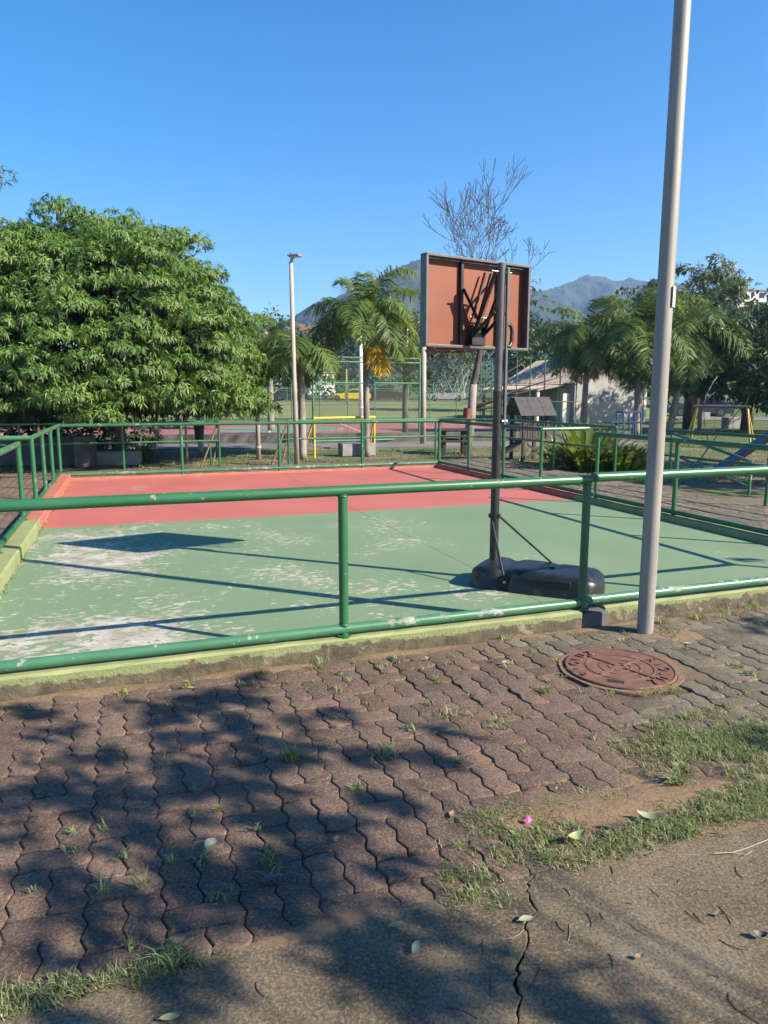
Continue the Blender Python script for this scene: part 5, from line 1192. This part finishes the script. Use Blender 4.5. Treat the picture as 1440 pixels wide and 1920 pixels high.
# ================================================================== GRASS, LEAVES AND LITTER ON THE PAVING
def blades(P, H, bend, wd, rn):
    n = len(P); an = rng.uniform(0, 2 * math.pi, n); out = np.stack([np.cos(an), np.sin(an), np.zeros(n)], 1); s_ = np.stack([-np.sin(an), np.cos(an), np.zeros(n)], 1)
    H = H[:, None]; b = bend[:, None]; w = wd[:, None]; up = np.array([0, 0, 1.])
    m1 = P + up * H * .6 + out * H * b * .45; tp = P + up * H * (1 - .25 * b) + out * H * b * 1.15
    V = np.stack([P - s_ * w, P + s_ * w, m1 + s_ * w * .8, m1 - s_ * w * .8, tp], 1).reshape(-1, 3); i = np.arange(n)[:, None] * 5
    F = np.concatenate([i + np.array([0, 1, 2]), i + np.array([0, 2, 3]), i + np.array([3, 2, 4])], 1).reshape(-1, 3)
    return V, F, np.repeat(rn, 3)
BP, BH, BB, BW, BR = [], [], [], [], []
def tuft(px_, py_, n, rad, h, bend=1.0, w=.0030, tone=.62, sx=1.0):
    n = int(n * 1.3)
    c = gp(px_, py_); r = rad * np.sqrt(rng.random(n)); a = rng.uniform(0, 6.283, n)
    off = np.stack([r * np.cos(a) * sx, r * np.sin(a), np.zeros(n)], 1)
    rot = np.array([[math.cos(TH), -math.sin(TH), 0], [math.sin(TH), math.cos(TH), 0], [0, 0, 1]]); off = off @ rot.T
    BP.append(np.array([c.x, c.y, .0]) + off); BH.append(h * rng.uniform(.4, 1.2, n)); BB.append(np.clip(rng.normal(bend, .3, n), .1, 1.6)); BW.append(w * rng.uniform(.6, 1.3, n)); BR.append(np.clip(rng.normal(tone, .2, n), 0, 1))
def patch(px_, py_, sx, sy, dens, h=.024, tone=.60):
    """ragged mat of short grass built up from many small tufts"""
    c = gp(px_, py_); k = int(dens * sx * sy * 850)
    for i in range(k):
        u, v = rng.normal(0, .45, 2); q = c + E1 * u * sx + E2 * v * sy
        n = int(rng.uniform(8, 24)); r = .028 * np.sqrt(rng.random(n)); a = rng.uniform(0, 6.283, n)
        BP.append(np.stack([q.x + r * np.cos(a), q.y + r * np.sin(a), np.full(n, .002)], 1)); BH.append(h * rng.uniform(.4, 1.3, n)); BB.append(np.clip(rng.normal(1.0, .35, n), .2, 1.8)); BW.append(.0015 * rng.uniform(.6, 1.4, n)); BR.append(np.where(rng.random(n) < .14, rng.uniform(.85, 1, n), np.clip(rng.normal(tone - .06 + .12 * rng.normal(), .15, n), 0, 1)))
for a in ((545, 1425, 46, .035, .085, .5), (230, 1305, 14, .03, .05), (350, 1290, 18, .035, .05), (310, 1325, 8, .02, .04), (455, 1285, 10, .02, .04), (490, 1265, 16, .03, .055), (600, 1250, 18, .05, .05), (640, 1265, 8, .02, .04), (725, 1415, 34, .06, .05), (670, 1480, 18, .025, .045), (615, 1400, 6, .02, .04), (770, 1370, 14, .03, .045), (800, 1320, 12, .04, .04), (840, 1345, 14, .05, .04), (930, 1360, 16, .05, .04), (955, 1340, 10, .03, .035), (1020, 1298, 36, .035, .045), (880, 1305, 8, .02, .03), (1110, 1385, 8, .02, .03), (1055, 1270, 8, .02, .03), (930, 1240, 10, .02, .03), (850, 1205, 14, .04, .04), (950, 1200, 16, .04, .05), (1080, 1175, 14, .04, .04), (1170, 1205, 14, .04, .04), (1250, 1190, 30, .07, .05), (1240, 1170, 20, .04, .06), (1310, 1160, 24, .05, .06), (1370, 1150, 28, .08, .06), (1410, 1140, 30, .08, .06), (1330, 1230, 12, .03, .04), (1380, 1250, 14, .04, .04), (1410, 1265, 24, .04, .045), (1350, 1290, 14, .03, .03), (1265, 1470, 60, .035, .06), (1280, 1445, 30, .03, .04),
          (365, 1530, 8, .015, .035), (410, 1520, 8, .015, .035), (135, 1560, 8, .015, .03), (195, 1555, 8, .015, .035), (135, 1595, 10, .02, .03), (230, 1608, 10, .02, .03), (505, 1595, 14, .02, .04), (510, 1620, 20, .03, .045), (510, 1650, 16, .025, .04), (480, 1555, 10, .02, .03), (320, 1615, 12, .02, .03), (380, 1610, 10, .02, .03), (420, 1680, 20, .05, .03), (380, 1620, 10, .02, .03), (265, 1660, 10, .02, .04), (195, 1670, 14, .02, .05), (60, 1670, 6, .012, .025), (330, 1805, 70, .05, .05), (250, 1780, 12, .03, .04)): tuft(*a)
for i in range(95):                                # stray weeds in the joints
    q = sd(random.uniform(-1.2, 4.2), -.14 - 1.7 * random.random() ** 1.6); cx_ = round(q.x / W) * 0 + q.x; yv = q.y * CP + CAM_H * SP
    tuft(720 + FPX * q.x / yv, 960 + FPX * (CAM_H * CP - q.y * SP) / yv, random.randint(4, 11), .022, .032, 1.1, .0026, .68)
for a in ((30, 1890, .35, .05, 2.0), (110, 1855, .3, .05, 2.6), (200, 1845, .28, .04, 2.4), (265, 1830, .18, .03, 2.0), (960, 1560, .30, .13, 1.6), (1010, 1575, .22, .1, 1.6), (930, 1530, .18, .08, 1.2), (1110, 1500, .2, .08, 1.4), (1045, 1520, .12, .06, 1.0), (985, 1610, .16, .06, 1.8), (1050, 1610, .14, .06, 1.6), (1170, 1580, .38, .09, 2.3), (1250, 1560, .34, .09, 2.4), (1330, 1530, .4, .10, 2.4), (1420, 1510, .4, .12, 2.4), (1390, 1480, .3, .08, 1.8), (880, 1655, .13, .07, 1.8), (905, 1690, .16, .05, 1.7), (870, 1630, .10, .06, 1.2), (1290, 1385, .45, .16, 2.2), (1380, 1400, .55, .16, 2.6), (1430, 1380, .4, .16, 2.4), (1240, 1360, .2, .08, 1.2), (1330, 1340, .3, .08, 1.3), (1250, 1300, .16, .05, 1.4), (1425, 1450, .2, .08, 1.6), (1310, 1500, .2, .06, 1.0), (1250, 1430, .1, .05, .8)): patch(*a)
V, F, Q = blades(np.concatenate(BP), np.concatenate(BH), np.concatenate(BB), np.concatenate(BW), np.concatenate(BR))
tag(np_mesh('grass', V, F, Q, M['grassblade']), 'short grass growing in the joints and worn patches of the pavers', 'grass', kind='stuff')
# lawn blades further back
n = 26000; u = rng.random(n); yy = 13.5 + 20 * u ** 1.4; xx = rng.uniform(-.62, .62, n) * (yy + 2); PT = np.stack([xx, yy, np.full(n, -.06)], 1)
ss = (PT[:, 0] - ORG.x) * E1.x + (PT[:, 1] - ORG.y) * E1.y; dd = (PT[:, 0] - ORG.x) * E2.x + (PT[:, 1] - ORG.y) * E2.y
ok = ~((ss > S0 - 2.2) & (ss < S1 + 2.3) & (dd < D1 + 1.9)) & (np.sin(xx * 1.3) + np.sin(yy * 1.9 + xx) > -.7) & ~((yy > 22.6) & (xx < 6.5))
PT = PT[ok]; n = len(PT)
V, F, Q = blades(PT, rng.uniform(.03, .09, n), rng.uniform(.2, 1.1, n), np.full(n, .008), np.clip(rng.normal(.4, .2, n), 0, 1))
tag(np_mesh('lawn_grass', V, F, Q, M['grassblade']), 'patchy lawn grass beyond the railings', 'grass', kind='stuff')
# moss and dry litter along the inside foot of the left kerb
PT = [];
for i in range(420): q = sd(S0 + IN + abs(random.gauss(.01, .02)), random.uniform(.3, D1 - .4), .0); PT.append(q)
PT = np.array(PT); n = len(PT); V, F, Q = blades(PT, rng.uniform(.01, .04, n), rng.uniform(.5, 1.6, n), np.full(n, .004), np.clip(rng.normal(.75, .2, n), 0, 1)); tag(np_mesh('kerb_weeds', V, F, Q, M['grassblade']), 'dry weeds along the inner foot of the left kerb', 'weeds', kind='stuff')
def fallen_leaf(label, px_, py_, L, wd, yaw, m, curl=.3, lift=.004):
    c = gp(px_, py_, .006); o = thing('fallen_leaf', label, 'leaf', c, 'leaves fallen on the paving'); mb = MB(); k = 7; vs_ = []
    ex = Vector((math.cos(yaw), math.sin(yaw), 0)); ey = Vector((-math.sin(yaw), math.cos(yaw), 0))
    for i in range(k + 1):
        t = i / k; w = wd * math.sin(math.pi * (t * .92 + .04)) ** .8; x = (t - .5) * L; z = curl * L * ((t - .5) ** 2) * 1.6 + lift
        vs_ += [c + ex * x - ey * w / 2 + UZ * (z + w * .22), c + ex * x + UZ * z, c + ex * x + ey * w / 2 + UZ * (z + w * .30 * (1 + curl))]
    fs = []
    for i in range(k): a = i * 3; fs += [(a, a + 1, a + 4, a + 3), (a + 1, a + 2, a + 5, a + 4)]
    mb.add(vs_, fs); mb.build('blade', M[m], o, smooth=True)
    mb = MB(); mb.tube([c - ex * L * .5 + UZ * (lift + curl * L * .4), c - ex * L * .66 + UZ * (lift + curl * L * .45)], .0012, 4); mb.build('stalk', M['brownwood'], o)
for a in (('pale grey green leaf lying in shade on the left pavers', 396, 1585, .062, .042, R(70), 'greyleaf', .1), ('grey curled leaf in shade below the pale green leaf', 508, 1655, .06, .036, R(20), 'darkleaf', .5), ('small dry brown leaf on the pavers in the middle', 632, 1578, .035, .022, R(80), 'deadleaf', .6),
          ('pale tan leaf tilted among the pavers left of the grass strip', 848, 1532, .04, .025, R(70), 'deadleaf', .6), ('cream folded leaf at the upper edge of the grass strip', 1216, 1540, .085, .03, R(-20), 'greyleaf', .5, .014), ('upright yellow green leaf at the left end of the grass strip', 1080, 1582, .075, .032, R(30), 'greenleaf', .7, .02),
          ('flat mauve brown leaf above the grass strip', 1150, 1553, .07, .03, R(-15), 'darkleaf', .2), ('pale leaf lying across the slab crack', 986, 1727, .048, .022, R(15), 'greyleaf', .2), ('green grey leaf on the slab left of the crack', 780, 1780, .052, .024, R(70), 'greyleaf', .2), ('pale olive leaf on the slab by the paver edge', 742, 1737, .05, .017, R(18), 'greenleaf', .2),
          ('dark curled leaf on the slab at the right edge', 1425, 1758, .04, .022, R(-10), 'darkleaf', .8), ('tiny tan leaf on the slab at the right', 1199, 1797, .024, .014, R(0), 'deadleaf', .6), ('yellow leaf at the bottom edge of the picture', 318, 1912, .05, .02, R(10), 'greenleaf', .2), ('small black leaf scrap on the slab at the right', 1348, 1717, .026, .014, R(0), 'darkleaf', .5),
          ('dry leaf beside the kerb left of the middle post', 440, 1305, .045, .02, R(120), 'darkleaf', .5), ('tan leaf on the soil just below the kerb', 360, 1292, .05, .018, R(5), 'deadleaf', .4), ('curled brown leaf on the pavers at middle distance', 803, 1237, .04, .02, R(-30), 'deadleaf', .7), ('whitish leaf at the upper middle of the pavers', 948, 1244, .045, .025, R(0), 'greyleaf', .4), ('pale leaf on the worn grass at the right', 1140, 1345 + 220, .03, .02, R(0), 'deadleaf', .3), ('pale leaf near the manhole on the far right pavers', 1290, 1208, .06, .02, R(10), 'greyleaf', .2)): fallen_leaf(*a)
c = gp(990, 1541, .02); o = thing('petal', 'bright pink petal on the small grass patch', 'petal', c); mb = MB(); mb.add([c + Vector((-.016, 0, .004)), c + Vector((0, -.01, .0)), c + Vector((.017, .002, .006)), c + Vector((.003, .012, .018)), c + Vector((0, 0, .009))], [(0, 1, 4), (1, 2, 4), (2, 3, 4), (3, 0, 4)]); mb.build('petal_blade', M['pink'], o)
rt = random.Random(9)
for i in range(46):
    x, y = rt.uniform(860, 1440), rt.uniform(1600, 1915)
    if i > 34: x, y = rt.uniform(120, 900), rt.uniform(1560, 1900)
    q = gp(x, y, .0022); a = rt.uniform(-1.2, 1.2) + (1.2 if rt.random() < .3 else -.6); L = rt.uniform(.03, .085); k = rt.uniform(-.16, .16); ex = Vector((math.cos(a), math.sin(a), 0)); ey = Vector((-ex.y, ex.x, 0))
    mb = MB(); mb.tube([q + ex * L * (t - .5) + ey * L * k * (1 - (2 * t - 1) ** 2) + UZ * .001 * math.sin(t * 3.1) for t in (0, .25, .5, .75, 1)], .0014, 4)
    o = mb.build('fallen_twig', M['wood'] if rt.random() < .75 else M['deadleaf']); tag(o, 'thin dry twig lying on the concrete or the nearest pavers', 'twig', 'dry twigs scattered on the ground')
t_ = thing('dry_stalk', 'long pale forked dry stalk on the soil at the right edge', 'stalk', gp(1350, 1600)); mb = MB(); mb.tube([gp(x, y, .012) for x, y in ((1340, 1600), (1375, 1598), (1400, 1590), (1425, 1580), (1450, 1570))], .0018, 5); mb.tube([gp(x, y, .012) for x, y in ((1375, 1598), (1400, 1602), (1410, 1596))], .0012, 4); mb.build('stem', M['net'], t_)
